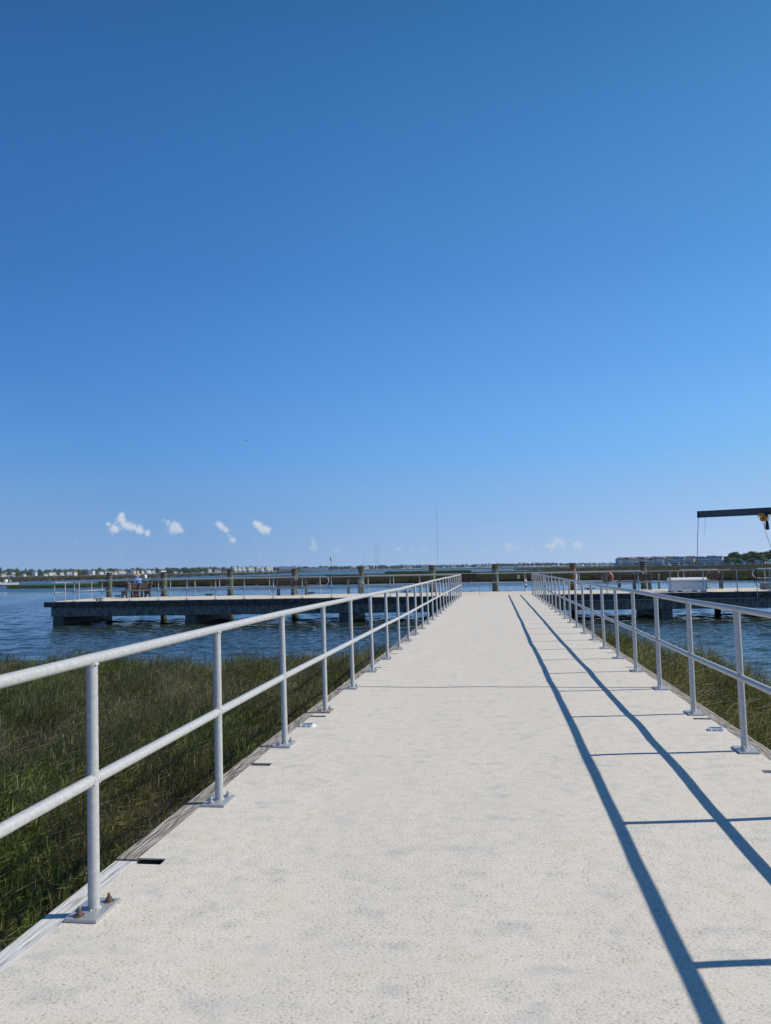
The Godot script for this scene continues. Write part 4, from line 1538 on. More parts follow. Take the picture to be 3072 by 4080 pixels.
func build_houses() -> void:
	# five kinds of shore house, then the row
	var p := []
	var t := thing("house", "", "house", Vector3.ZERO, 0.0, "houses on the left shore")
	house_shell(t, 9.0, 8.0, 6.2, M.wall_white, M.roof_grey, "gable", 1.4)
	windows(t, 9.0, 8.0, 1.4, 2, 3, 3.0)
	porch(t, 8.0, 8.0, 1.4, 2.0, 2.8)
	chimney(t, 3.6, 9.4)
	p.append([t, "white gabled house with a porch"])
	t = thing("house", "", "house", Vector3.ZERO, 0.0, "houses on the left shore")
	house_shell(t, 13.0, 8.0, 5.8, M.wall_white, M.roof_grey, "side", 1.6)
	windows(t, 13.0, 8.0, 1.6, 2, 4, 2.8)
	porch(t, 12.0, 8.0, 1.6, 2.2, 2.7)
	p.append([t, "wide white house with a long porch"])
	t = thing("house", "", "house", Vector3.ZERO, 0.0, "houses on the left shore")
	house_shell(t, 7.5, 8.0, 7.6, M.wall_white, M.roof_dark, "hip", 1.8)
	windows(t, 7.5, 8.0, 1.8, 2, 3, 3.4)
	chimney(t, -3.0, 11.0)
	p.append([t, "tall narrow white house with a dark roof"])
	t = thing("house", "", "house", Vector3.ZERO, 0.0, "houses on the left shore")
	house_shell(t, 11.0, 9.0, 4.0, M.wall_cream, M.roof_grey, "side", 0.8)
	windows(t, 11.0, 9.0, 0.8, 1, 4, 3.4)
	p.append([t, "low cream house"])
	t = thing("house", "", "house", Vector3.ZERO, 0.0, "houses on the left shore")
	house_shell(t, 9.0, 8.0, 6.0, M.wall_white, M.wall_brick, "gable", 1.0)
	windows(t, 9.0, 8.0, 1.0, 2, 3, 2.9)
	p.append([t, "white house with a red-brown gable roof"])
	var row := [[8, 3], [20, 0], [50, 2], [92, 3], [138, 2], [178, 3], [198, 0], [212, 1], [244, 0], [275, 1], [296, 4], [352, 3], [366, 2], [398, 1], [420, 0], [436, 1], [458, 4], [482, 1], [504, 0], [528, 0], [545, 2], [562, 0], [586, 1], [610, 1], [646, 1], [697, 3], [832, 2], [862, 3], [893, 3]]
	var used := {}
	for k in row.size():
		var q: Array = p[row[k][1]]
		var lab := "%s, %s from the left" % [q[1], ordinal(k)]
		var at := far_at(row[k][0], 1424 + (k * 37) % 26, 0.8)
		var o: Node3D = q[0]
		if used.has(row[k][1]):
			o = copy_of(q[0], at, facing(row[k][0]) + 0.75 + ((k * 53) % 9 - 4) * 0.12, lab, 0.66 + 0.045 * ((k * 7) % 5))
		else:
			used[row[k][1]] = true
			o.position = at
			o.rotation.y = facing(row[k][0]) + 0.75
			o.scale = Vector3.ONE * 0.75
			o.set_meta("label", lab)
	# white condominium blocks in the middle distance
	t = thing("apartment_block", "", "building", Vector3.ZERO, 0.0, "white condominiums by the water")
	house_shell(t, 6.6, 10.0, 9.0, M.wall_white, M.wall_white, "gable", 0.0)
	windows(t, 6.6, 10.0, 0.2, 3, 2, 3.0, 1.5)
	chimney(t, 2.4, 11.4)
	porch(t, 6.0, 10.0, 3.0, 1.8, 2.8)
	var cs := [931, 949, 966, 989, 1000, 1026, 1038, 1062, 1074]
	for k in cs.size():
		var lab := "white gabled condominium block with chimney, %s of nine" % ordinal(k)
		var at := far_at(cs[k], 1610 + (k % 3) * 14, 0.8)
		if k == 0:
			t.position = at
			t.rotation.y = facing(cs[k]) + 0.5
			t.set_meta("label", lab)
		else:
			copy_of(t, at, facing(cs[k]) + 0.5, lab, 0.82 + 0.08 * (k % 3))
	t = thing("apartment_block", "long blue-grey four-storey apartment block with white balconies, middle shore", "building", far_at(1142, 1630, 0.8), facing(1142))
	house_shell(t, 33.0, 12.0, 9.6, M.wall_grey, M.trim_white, "flat")
	windows(t, 33.0, 12.0, 0.1, 3, 8, 3.1, 1.9)
	for y in [3.1, 6.2]:
		var st := begin()
		box(st, Vector3(0, y, 7.0), Vector3(33.0, 0.5, 2.0))
		part(st, "balcony", M.trim_white, t)
	var longs := [[1208, 1680, 15, 4.2], [1238, 1760, 24, 4.4], [1285, 1800, 22, 5.6]]
	for k in 3:
		var q: Array = longs[k]
		t = thing("long_building", "long low white building at the foot of the water tower, %s of three" % ordinal(k), "building", far_at(q[0], q[1], 2.0), facing(q[0]), "long white buildings")
		house_shell(t, q[2], 12.0, q[3], M.wall_white, M.trim_white, "flat")
		windows(t, q[2], 12.0, 0.4, 1, 6, 3.0, 1.8)
	# scattered houses in the hazy middle wood
	t = thing("distant_house", "", "house", Vector3.ZERO, 0.0, "white houses in the hazy far wood")
	house_shell(t, 13.0, 10.0, 5.5, M.wall_white, M.roof_grey, "hip")
	windows(t, 13.0, 10.0, 0.3, 2, 3, 2.6, 1.4)
	var ds := [[1398, 2300], [1446, 2420], [1455, 2420], [1612, 2620], [1622, 2640], [1628, 2650], [1681, 2760], [1692, 2790], [1800, 2960], [1808, 2980], [1850, 3060], [1902, 3160], [1908, 3170], [1925, 3200], [1947, 3240], [2067, 3400]]
	for k in ds.size():
		var lab := "small white house in the hazy far wood, %s from the left" % ordinal(k)
		var at := far_at(ds[k][0], ds[k][1], 1.4 + (k * 5) % 4)
		if k == 0:
			t.position = at
			t.rotation.y = facing(ds[k][0])
			t.set_meta("label", lab)
		else:
			copy_of(t, at, facing(ds[k][0]) + 0.2 * (k % 3), lab, 0.9 + 0.12 * (k % 4))
	# right shore: narrow gabled town houses, then flat-roofed ones with balconies
	var towns := []
	for v in 3:
		t = thing("town_house", "", "house", Vector3.ZERO, 0.0, "town houses on the right shore")
		house_shell(t, 5.4, 11.0, 7.6, [M.wall_blue, M.wall_white, M.wall_grey][v], [M.roof_pink, M.roof_pink, M.roof_dark][v], "gable", 0.6)
		windows(t, 5.4, 11.0, 0.7, 3, 2, 2.5, 0.8)
		porch(t, 4.8, 11.0, 3.1, 1.8, 2.5)
		towns.append([t, ["blue-grey gabled town house with pinkish roof", "white gabled town house with pinkish roof", "dark-roofed grey town house"][v]])
	var tk := 0
	for k in 13:
		var u := 2459.0 + k * 15.6
		var v := [0, 1, 2, 0, 0, 1, 2, 0, 2, 1, 0, 2, 1][k] as int
		var lab := "%s, right shore front row, %s from left" % [towns[v][1], ordinal(k)]
		var at := far_at(u, 1046.0 + [0.0, 9.0, 3.0, 14.0][k % 4], 0.7)
		if not used.has(100 + v):
			used[100 + v] = true
			towns[v][0].position = at
			towns[v][0].rotation.y = facing(u) + 0.25
			towns[v][0].set_meta("label", lab)
		else:
			copy_of(towns[v][0], at, facing(u) + 0.25, lab, 0.86 + 0.07 * ((k * 3) % 4))
	for k in 5:
		var u := 2476.0 + k * 41.0
		var v := 0 if k % 3 else 1
		copy_of(towns[v][0], far_at(u, 1085.0, 1.0), facing(u) + PI / 2, "%s, sideways behind the front row, %s" % [towns[v][1], ordinal(k)], 1.06)
	t = thing("terrace_house", "", "house", Vector3.ZERO, 0.0, "balconied terrace houses on the right shore")
	house_shell(t, 12.5, 11.0, 9.0, M.wall_blue, M.roof_grey, "flat", 0.2)
	windows(t, 12.5, 11.0, 0.4, 3, 4, 2.9, 1.3)
	for y in [3.2, 6.1]:
		var st := begin()
		box(st, Vector3(0, y, 6.4), Vector3(12.0, 0.9, 1.8))
		part(st, "balcony", M.trim_white, t)
	var s6 := begin()
	extrude(s6, PackedVector2Array([Vector2(5.5, 0.2), Vector2(11.5, 0.2), Vector2(5.5, 3.0)]), -1.0, 1.0)
	part(s6, "outside_stair", M.trim_white, t)
	var t2 := thing("terrace_house", "", "house", Vector3.ZERO, 0.0, "balconied terrace houses on the right shore")
	house_shell(t2, 9.5, 11.0, 7.4, M.wall_tan, M.roof_dark, "side", 0.2)
	windows(t2, 9.5, 11.0, 0.4, 2, 3, 3.2, 1.5)
	porch(t2, 8.5, 11.0, 3.3, 1.8, 2.6)
	var ts := [[2666, 1], [2684, 1], [2703, 0], [2722, 1], [2746, 1], [2776, 0], [2806, 0], [2828, 1], [2852, 0], [2878, 0], [2914, 0], [2946, 1], [2962, 0], [2986, 1], [3020, 0]]
	for k in ts.size():
		var u := float(ts[k][0])
		var proto: Node3D = t if ts[k][1] == 0 else t2
		var lab := "%s on the right shore, %s from left" % ["three-storey flat-roofed terrace with balconies" if ts[k][1] == 0 else "lower tan terrace with dark ridge roof", ordinal(k)]
		var at := far_at(u, 1040.0 + (k % 2) * 8.0, 0.7)
		if not used.has(200 + ts[k][1]):
			used[200 + ts[k][1]] = true
			proto.position = at
			proto.rotation.y = facing(u) - 0.15
			proto.set_meta("label", lab)
		else:
			copy_of(proto, at, facing(u) - 0.15, lab, 0.96 + 0.03 * (k % 3))
	# shrubs along the feet of the right-hand houses
	var sh := make_tree("", 721, 4.0, 2.6, [Color(0.05, 0.075, 0.03), Color(0.08, 0.09, 0.04)], 0.3, 260)
	var us := [2442, 2450, 2530, 2655, 2690, 2705, 2735, 2765, 2835, 2868, 2900, 2930]
	for k in us.size():
		var lab := "low dark shrub before the right-shore houses, %s from the left" % ordinal(k)
		if k == 0:
			sh.position = far_at(us[k], 1022, 0.5)
			sh.set_meta("label", lab)
			sh.set_meta("group", "shrubs by the right-shore houses")
		else:
			copy_of(sh, far_at(us[k], 1022, 0.5), k, lab, 0.8 + 0.1 * (k % 4))

# ------------------------------------------------------------------ benches and people
func make_bench(label: String, w: float, at: Vector3, turn: float) -> Node3D:
	# local: the sitter looks along -z
	var t := thing("park_bench", label, "bench", at, turn, "benches on the pier")
	var o := PackedVector2Array([Vector2(0.20, 0), Vector2(0.31, 0), Vector2(0.285, 0.12), Vector2(0.255, 0.3), Vector2(0.26, 0.42), Vector2(0.33, 0.66), Vector2(0.40, 0.84), Vector2(0.375, 0.885), Vector2(0.31, 0.865), Vector2(0.22, 0.62), Vector2(0.15, 0.44), Vector2(-0.28, 0.425), Vector2(-0.32, 0.39), Vector2(-0.275, 0.28), Vector2(-0.265, 0.12), Vector2(-0.31, 0), Vector2(-0.19, 0), Vector2(-0.15, 0.1), Vector2(-0.06, 0.19), Vector2(0.05, 0.2), Vector2(0.14, 0.13)])
	for x in [-w / 2 + 0.1, 0.0, w / 2 - 0.1]:
		var st := begin()
		extrude(st, o, x - 0.04, x + 0.04)
		part(st, "support", M.cast_grey, t)
	for k in 4:
		var st := begin()
		box(st, Vector3(0, 0.447 + 0.004 * k, -0.245 + k * 0.118), Vector3(w, 0.04, 0.098), Basis.IDENTITY, 0.006)
		part(st, "seat_slat", M.slat_brown, t)
	var tilt := Basis(Vector3.RIGHT, 0.33)
	for k in 3:
		var st := begin()
		box(st, Vector3(0, 0.585 + k * 0.112, 0.185 + k * 0.038), Vector3(w, 0.098, 0.04), tilt, 0.006)
		part(st, "back_slat", M.slat_brown, t)
	return t

func build_benches() -> void:
	make_bench("brown slatted bench where the couple sits, at the pier's left end", 1.83, P(-20.95, DECK, 44.0), 1.1)
	make_bench("empty brown slatted bench on the left half of the pier", 1.83, pier_at(-11.6, 5.0), PIER_TURN + 0.03)
	make_bench("empty brown bench just right of the orange life ring", 1.83, pier_at(7.56, 5.0), PIER_TURN)
	make_bench("empty brown bench behind the white chest", 1.83, pier_at(11.25, 4.75), PIER_TURN - 0.05)

func net_mesh(st: SurfaceTool, bones: Array, cell: float, blend: float) -> void:
	# smooth union of tapered capsules [a, b, ra, rb], meshed as surface nets
	var lo := Vector3.ONE * 1e9
	var hi := -lo
	for b in bones:
		var r := maxf(b[2], b[3]) + cell * 2.0
		lo = lo.min(b[0] - Vector3.ONE * r).min(b[1] - Vector3.ONE * r)
		hi = hi.max(b[0] + Vector3.ONE * r).max(b[1] + Vector3.ONE * r)
	var n := Vector3i(((hi - lo) / cell).ceil()) + Vector3i.ONE
	var f := PackedFloat32Array()
	f.resize(n.x * n.y * n.z)
	for z in n.z:
		for y in n.y:
			for x in n.x:
				var p := lo + Vector3(x, y, z) * cell
				var d := 1e3
				for b in bones:
					var ab: Vector3 = b[1] - b[0]
					var t := clampf((p - b[0]).dot(ab) / maxf(ab.length_squared(), 1e-9), 0.0, 1.0)
					var e: float = (p - (b[0] + ab * t)).length() - lerpf(b[2], b[3], t)
					var h := clampf(0.5 + 0.5 * (e - d) / blend, 0.0, 1.0)
					d = lerpf(e, d, h) - blend * h * (1.0 - h)
				f[(z * n.y + y) * n.x + x] = d
	var at := {}
	var sx := 1
	var sy := n.x
	var sz := n.x * n.y
	for z in n.z - 1:
		for y in n.y - 1:
			for x in n.x - 1:
				var i := (z * n.y + y) * n.x + x
				var sum := Vector3.ZERO
				var cnt := 0
				for q in [[0, 0, 0, 1, 0, 0], [0, 0, 0, 0, 1, 0], [0, 0, 0, 0, 0, 1], [1, 0, 0, 1, 1, 0], [1, 0, 0, 1, 0, 1], [0, 1, 0, 1, 1, 0], [0, 1, 0, 0, 1, 1], [0, 0, 1, 1, 0, 1], [0, 0, 1, 0, 1, 1], [1, 1, 0, 1, 1, 1], [1, 0, 1, 1, 1, 1], [0, 1, 1, 1, 1, 1]]:
					var a: float = f[i + q[0] * sx + q[1] * sy + q[2] * sz]
					var b: float = f[i + q[3] * sx + q[4] * sy + q[5] * sz]
					if (a < 0.0) != (b < 0.0):
						sum += Vector3(q[0], q[1], q[2]).lerp(Vector3(q[3], q[4], q[5]), a / (a - b))
						cnt += 1
				if cnt > 0:
					at[i] = lo + (Vector3(x, y, z) + sum / cnt) * cell
	for i in at:
		var x: int = i % n.x
		var y: int = (i / n.x) % n.y
		var z: int = i / sz
		if x == 0 or y == 0 or z == 0:
			continue
		for q in [[sx, sy, sz], [sy, sz, sx], [sz, sx, sy]]:
			if (f[i] < 0.0) != (f[i + q[0]] < 0.0):
				var v := [i, i - q[1], i - q[1] - q[2], i - q[2]]
				if not (at.has(v[1]) and at.has(v[2]) and at.has(v[3])):
					continue
				var pts := []
				var ns := []
				for k in v:
					pts.append(at[k])
					ns.append(Vector3(f[k + sx] - f[k], f[k + sy] - f[k], f[k + sz] - f[k]).normalized())
				tri(st, pts[0], pts[1], pts[2], ns[0], ns[1], ns[2])
				tri(st, pts[0], pts[2], pts[3], ns[0], ns[2], ns[3])

func grown(bones: Array, by: float) -> Array:
	var out := []
	for b in bones:
		out.append([b[0], b[1], b[2] + by, b[3] + by])
	return out

func make_person(label: String, at: Vector3, turn: float, shirt: Material, pants: Material, arm_in: float, size: float) -> Node3D:
	# seated, looking along -z; the seat is at y = 0.47
	var t := thing("person", label, "person", at, turn, "couple on the bench")
	t.scale = Vector3.ONE * size
	var torso := [[Vector3(0, 0.56, 0.02), Vector3(0, 0.76, 0.07), 0.135, 0.125], [Vector3(0, 0.76, 0.07), Vector3(0, 1.0, 0.07), 0.125, 0.135], [Vector3(-0.14, 1.04, 0.06), Vector3(0.14, 1.04, 0.06), 0.075, 0.075]]
	var sleeves := []
	var fore := []
	var legs := []
	for s in [-1.0, 1.0]:
		sleeves.append([Vector3(s * 0.18, 1.04, 0.05), Vector3(s * (0.235 - arm_in), 0.80, 0.0), 0.055, 0.046])
		fore.append([Vector3(s * (0.235 - arm_in), 0.80, 0.0), Vector3(s * 0.12, 0.67, -0.2), 0.042, 0.03])
		fore.append([Vector3(s * 0.12, 0.67, -0.2), Vector3(s * 0.09, 0.64, -0.27), 0.032, 0.026])
		legs.append([Vector3(s * 0.09, 0.56, 0.0), Vector3(s * 0.12, 0.53, -0.42), 0.088, 0.062])
		legs.append([Vector3(s * 0.12, 0.53, -0.42), Vector3(s * 0.13, 0.11, -0.40), 0.06, 0.042])
	var hip := [[Vector3(-0.07, 0.56, 0.02), Vector3(0.07, 0.56, 0.02), 0.115, 0.115]]
	var neck := [[Vector3(0, 1.05, 0.05), Vector3(0, 1.17, 0.02), 0.06, 0.052]]
	var head := [[Vector3(0, 1.24, -0.03), Vector3(0, 1.30, 0.01), 0.075, 0.092]]
	var feet := []
	for s in [-1.0, 1.0]:
		feet.append([Vector3(s * 0.13, 0.06, -0.38), Vector3(s * 0.14, 0.045, -0.56), 0.045, 0.038])
	var st := begin()
	net_mesh(st, torso + sleeves + fore + legs + hip + neck + head + feet, 0.028, 0.045)
	for s in [-1.0, 1.0]:      # fingers, ears, nose and brow on the same skin
		for k in 5:
			var off := Vector3(s * (0.115 - 0.017 * k), 0.645 - 0.004 * absf(k - 1.5), -0.285)
			if k == 4:
				off = Vector3(s * 0.045, 0.66, -0.24)
			var l: float = [0.055, 0.068, 0.072, 0.064, 0.05][k]
			tube(st, [off + Vector3(0, 0.01, 0.03), off + Vector3(0, 0.002, -l * 0.5), off + Vector3(-s * 0.006, -0.028, -l)], [0.0095, 0.009, 0.0075], 6)
		blob(st, Vector3(s * 0.093, 1.27, 0.01), Vector3(0.012, 0.032, 0.02), 8, 6)
		blob(st, Vector3(s * 0.034, 1.285, -0.098), Vector3(0.014, 0.008, 0.008), 8, 4)
	blob(st, Vector3(0, 1.255, -0.118), Vector3(0.014, 0.026, 0.018), 8, 6)
	blob(st, Vector3(0, 1.205, -0.1), Vector3(0.025, 0.007, 0.01), 8, 4)
	part(st, "body", M.skin, t)
	var s1 := begin()
	net_mesh(s1, grown(torso + sleeves, 0.014), 0.03, 0.045)
	part(s1, "shirt", shirt, t)
	var s2 := begin()
	net_mesh(s2, grown(legs + hip, 0.016), 0.03, 0.045)
	part(s2, "trousers", pants, t)
	var s3 := begin()
	net_mesh(s3, grown(feet, 0.012), 0.022, 0.02)
	part(s3, "shoes", M.shoe, t)
	return t

func build_people() -> void:
	var turn := 1.1
	var b := Basis(Vector3.UP, turn)
	var c := P(-20.95, DECK, 44.0)
	var p := make_person("person in straw hat and light blue shirt seated on the bench", c + b * Vector3(0.06, 0, 0.0), turn - 0.1, M.shirt_blue, M.trousers_dark, 0.0, 1.0)
	var st := begin()
	lathe(st, Vector3.ZERO, [[0.215, -0.02], [0.225, -0.008], [0.17, 0.0], [0.104, 0.012], [0.102, 0.06], [0.085, 0.10], [0.04, 0.112], [0.0, 0.106]], 20)
	lathe(st, Vector3.ZERO, [[0.1, -0.004], [0.17, -0.006], [0.215, -0.02]], 20)
	var hat := part(st, "straw_hat", M.straw, p, Vector3(0, 1.345, 0.005))
	hat.rotation = Vector3(0.12, 0, 0.08)
	var s1 := begin()
	lathe(s1, Vector3.ZERO, [[0.1065, 0.014], [0.1055, 0.045]], 20)
	part(s1, "hat_band", M.hat_band, hat)
	var s2 := begin()
	blob(s2, Vector3(0, 1.275, 0.03), Vector3(0.103, 0.085, 0.095), 12, 8)
	part(s2, "hair", M.white_hair, p)
	var q := make_person("white-haired person in dark teal shirt seated on the bench", c + b * Vector3(0.62, 0, -0.02), turn + 0.1, M.shirt_teal, M.trousers_khaki, 0.02, 0.95)
	var s3 := begin()
	blob(s3, Vector3(0, 1.305, 0.018), Vector3(0.108, 0.1, 0.112), 14, 10)
	blob(s3, Vector3(0, 1.235, 0.05), Vector3(0.098, 0.095, 0.075), 12, 8)
	part(s3, "hair", M.white_hair, q)
	# the stick leans on the bench's left end
	var w := thing("walking_stick", "long reddish wooden stick leaning against the couple's bench", "stick", P(-20.80, DECK, 43.35), 0.0)
	var s4 := begin()
	tube(s4, [Vector3(0, 0.0, 0), Vector3(-0.22, 0.5, -0.03), Vector3(-0.50, 1.14, -0.10)], [0.013, 0.016, 0.02], 8)
	part(s4, "shaft", M.stick_wood, w)
	var s5 := begin()
	tube(s5, [Vector3(0.004, -0.004, 0), Vector3(-0.012, 0.03, -0.002)], 0.0175, 8)
	part(s5, "rubber_tip", M.black_rubber, w)

# ------------------------------------------------------------------ things on the pier
func build_pier_things() -> void:
	# mooring cleats
	var cl := [[-20.95, 0.5, "on the near edge below the couple"], [-22.5, 5.8, "at the back corner by the left end rail"], [-16.87, 5.85, "at the back edge, left of the empty left bench"], [-10.75, 5.85, "beside the empty left bench's right end"], [-5.09, 5.85, "at the back edge, left of the walkway's end"], [5.25, 5.85, "at the back edge, behind the life ring"]]
	for k in cl.size():
		var t := thing("mooring_cleat", "dark iron mooring cleat %s" % cl[k][2], "cleat", pier_at(cl[k][0], cl[k][1]), PIER_TURN, "mooring cleats on the pier")
		var st := begin()
		tube(st, [Vector3(-0.30, 0.115, 0), Vector3(-0.17, 0.105, 0), Vector3(0, 0.10, 0), Vector3(0.17, 0.105, 0), Vector3(0.30, 0.115, 0)], [0.018, 0.03, 0.036, 0.03, 0.018], 8)
		part(st, "horn", M.dark_steel, t)
		var s2 := begin()
		for x in [-0.085, 0.085]:
			tube(s2, [Vector3(x * 1.1, 0.01, 0), Vector3(x, 0.1, 0)], [0.04, 0.026], 8)
		box(s2, Vector3(0, 0.009, 0), Vector3(0.30, 0.018, 0.11), Basis.IDENTITY, 0.004)
		part(s2, "foot", M.dark_steel, t)
	# white dock chest
	var b := thing("dock_chest", "big white plastic chest standing on the right half of the pier", "chest", pier_at(9.42, 0.98), PIER_TURN)
	var st := begin()
	var o := PackedVector2Array([Vector2(-0.33, 0.06), Vector2(0.33, 0.06), Vector2(0.37, 0.58), Vector2(-0.37, 0.58)])
	extrude(st, o, -0.83, 0.83)
	part(st, "body", M.white_plastic, b)
	var s2 := begin()
	box(s2, Vector3(0, 0.585, 0), Vector3(1.77, 0.06, 0.84), Basis.IDENTITY, 0.02)
	extrude(s2, PackedVector2Array([Vector2(-0.40, 0.6), Vector2(0.40, 0.6), Vector2(0.30, 0.70), Vector2(-0.30, 0.70)]), -0.86, 0.86)
	part(s2, "lid", M.lid_white, b)
	for x in [-0.2, 0.2]:
		var s3 := begin()
		box(s3, Vector3(x, 0.2, 0.355), Vector3(0.19, 0.012, 0.035))
		part(s3, "moulded_ledge", M.latch_grey, b)
	for x in [-0.8, -0.35, 0.35, 0.8]:
		var s4 := begin()
		box(s4, Vector3(x, 0.55, 0.385), Vector3(0.03, 0.02, 0.03), Basis.IDENTITY, 0.004)
		part(s4, "latch", M.latch_grey, b)
		var s5 := begin()
		box(s5, Vector3(x, 0.03, 0), Vector3(0.09, 0.06, 0.6), Basis.IDENTITY, 0.01)
		part(s5, "foot", M.black_rubber, b)
	var s6 := begin()
	box(s6, Vector3(0, 0.235, 0.352), Vector3(0.07, 0.05, 0.03), Basis.IDENTITY, 0.006)
	part(s6, "hasp", M.galvanised, b)
	# small grey chest at the right edge
	var g := thing("storage_box", "low grey storage box cut by the picture's right edge", "box", pier_at(14.25, 3.1), PIER_TURN)
	var s7 := begin()
	box(s7, Vector3(0, 0.15, 0), Vector3(1.2, 0.27, 0.55), Basis.IDENTITY, 0.02)
	part(s7, "body", M.grey_plastic, g)
	var s8 := begin()
	box(s8, Vector3(0, 0.30, 0), Vector3(1.24, 0.035, 0.59), Basis.IDENTITY, 0.012)
	part(s8, "lid", M.grey_plastic, g)
	for x in [-0.35, -0.2]:
		var s9 := begin()
		box(s9, Vector3(x, 0.335, 0), Vector3(0.06, 0.04, 0.12), Basis.IDENTITY, 0.008)
		part(s9, "hinge", M.galvanised, g)
	# life ring hanging on the front rail
	var r := thing("life_ring", "faded orange life ring hanging on the pier's front rail", "life ring", pier_at(5.47, 0.235, 2.03), PIER_TURN)
	var sa := begin()
	torus(sa, Vector3.ZERO, Basis.IDENTITY, 0.215, 0.078, 36, 12)
	part(sa, "ring", M.ring_orange, r)
	for k in 4:
		var a := PI / 4 + k * PI / 2
		var sb := begin()
		var d := Vector3(cos(a), sin(a), 0)
		var n := Vector3(-sin(a), cos(a), 0)
		tube(sb, [d * 0.215 - n * 0.03, d * 0.215 + n * 0.03], 0.082, 12, false)
		part(sb, "band", M.strap, r)
	var sc := begin()
	var rope := []
	for k in 25:
		var a := TAU * k / 24.0
		var rr := 0.305 + 0.018 * absf(sin(a * 2.0))
		rope.append(Vector3(cos(a) * rr, sin(a) * rr, 0.0))
	tube(sc, rope, 0.006, 6, false)
	part(sc, "grab_line", M.rope, r)
	# dark board on the back rail, left of the walkway's end
	var s := thing("notice_board", "dark brown board fixed to the back rail at the walkway's end", "board", pier_at(-1.5, PIER_D - 0.19, 2.07), PIER_TURN)
	var sd := begin()
	for k in 3:
		box(sd, Vector3(0, -0.145 + 0.145 * k, 0), Vector3(0.9, 0.14, 0.03), Basis.IDENTITY, 0.004)
	part(sd, "boards", M.sign_brown, s)
	for x in [-0.36, 0.36]:
		var se := begin()
		box(se, Vector3(x, 0, 0.026), Vector3(0.06, 0.44, 0.022), Basis.IDENTITY, 0.003)
		part(se, "batten", M.sign_brown, s)
	# small pale notice hanging from the back rail
	var n2 := thing("rail_notice", "small pale paper notice hanging from the back rail", "sign", pier_at(1.3, PIER_D - 0.19, 2.06), PIER_TURN)
	var sf := begin()
	box(sf, Vector3(0, 0, 0), Vector3(0.13, 0.21, 0.008))
	part(sf, "panel", M.paper_sign, n2)
	var sg := begin()
	torus(sg, Vector3(-0.005, 0.035, 0.006), Basis.IDENTITY, 0.024, 0.006, 16, 6)
	for k in 3:
		box(sg, Vector3(0, -0.02 - 0.025 * k, 0.006), Vector3(0.085, 0.009, 0.003))
	part(sg, "printing", M.ink, n2)
	var sh := begin()
	tube(sh, [Vector3(-0.05, 0.1, 0), Vector3(0.0, 0.2, 0.03), Vector3(0.05, 0.1, 0)], 0.008, 6)
	part(sh, "tie", M.black_rubber, n2)
	# upright white tubes for discarded fishing line: one by the rail, one on a pile
	var v := thing("line_tube", "white upright plastic tube with red and blue stickers by the back rail", "tube", pier_at(1.69, PIER_D - 0.24), PIER_TURN)
	var si := begin()
	tube(si, [Vector3(0, 0.05, 0), Vector3(0, 0.62, 0), Vector3(0, 0.68, 0.012), Vector3(0, 0.71, 0.05), Vector3(0, 0.715, 0.09)], 0.062, 14)
	part(si, "pipe", M.white_plastic, v)
	var sj := begin()
	tube(sj, [Vector3(0, 0.715, 0.085), Vector3(0, 0.7155, 0.105)], 0.075, 14, false)
	part(sj, "collar", M.white_plastic, v)
	var sk := begin()
	tube(sk, [Vector3(0, 0.715, 0.0905), Vector3(0, 0.715, 0.0925)], 0.046, 14)
	part(sk, "mouth", M.black_rubber, v)
	for q in [[0.43, 0.53, "sticker_red"], [0.20, 0.32, "sticker_blue"]]:
		var sl := begin()
		tube(sl, [Vector3(0, q[0], 0), Vector3(0, q[1], 0)], 0.0632, 14, false)
		part(sl, "sticker", M[q[2]], v)
	var sm := begin()
	lathe(sm, Vector3.ZERO, [[0.075, 0.0], [0.075, 0.07], [0.06, 0.075]], 14)
	part(sm, "foot", M.white_plastic, v)
	var v2 := thing("line_tube", "white elbowed plastic tube strapped to the rust-brown pile", "tube", pier_at(4.52, PIER_D - 0.02, 1.35), PIER_TURN)
	var sn := begin()
	tube(sn, [Vector3(0, 0, 0), Vector3(-0.03, 0.25, 0), Vector3(0.03, 0.66, 0), Vector3(0.02, 0.78, 0.01), Vector3(-0.02, 0.83, 0.06)], 0.065, 14)
	part(sn, "pipe", M.white_plastic, v2)
	var so := begin()
	tube(so, [Vector3(-0.015, 0.825, 0.055), Vector3(-0.03, 0.835, 0.08)], 0.08, 14)
	part(so, "collar", M.white_plastic, v2)
	for y in [0.12, 0.58]:
		var sp := begin()
		torus(sp, Vector3(0.0, y, 0.0), Basis(Vector3.RIGHT, PI / 2), 0.067, 0.007, 18, 6)
		part(sp, "strap", M.latch_grey, v2)
	# standpipe and hose near the right edge
	var w := thing("standpipe", "thin dark standpipe clamped to the front rail at the right", "pipe", pier_at(12.38, 0.02), PIER_TURN)
	var sq := begin()
	tube(sq, [Vector3(0, -0.33, 0.2), Vector3(0, 0.52, 0.2)], 0.016, 8)
	part(sq, "lower_pipe", M.galvanised, w)
	var sr := begin()
	tube(sr, [Vector3(0, 0.52, 0.2), Vector3(0, 1.1, 0.2)], 0.032, 8)
	part(sr, "upper_pipe", M.black_rubber, w)
	var ss := begin()
	blob(ss, Vector3(-0.06, 0.74, 0.2), Vector3(0.05, 0.06, 0.04), 8, 6)
	part(ss, "tap", M.dark_steel, w)
	var h := thing("hose", "dark hose drooping from the standpipe onto the deck", "hose", pier_at(12.38, 0.02), PIER_TURN)
	var stt := begin()
	tube(stt, [Vector3(-0.07, 0.70, 0.18), Vector3(-0.10, 0.55, 0.15), Vector3(-0.04, 0.38, 0.1), Vector3(0.10, 0.22, 0.02), Vector3(0.32, 0.09, -0.15), Vector3(0.7, 0.03, -0.35), Vector3(1.2, 0.018, -0.4), Vector3(1.9, 0.018, -0.3), Vector3(2.6, 0.018, -0.5)], 0.014, 8)
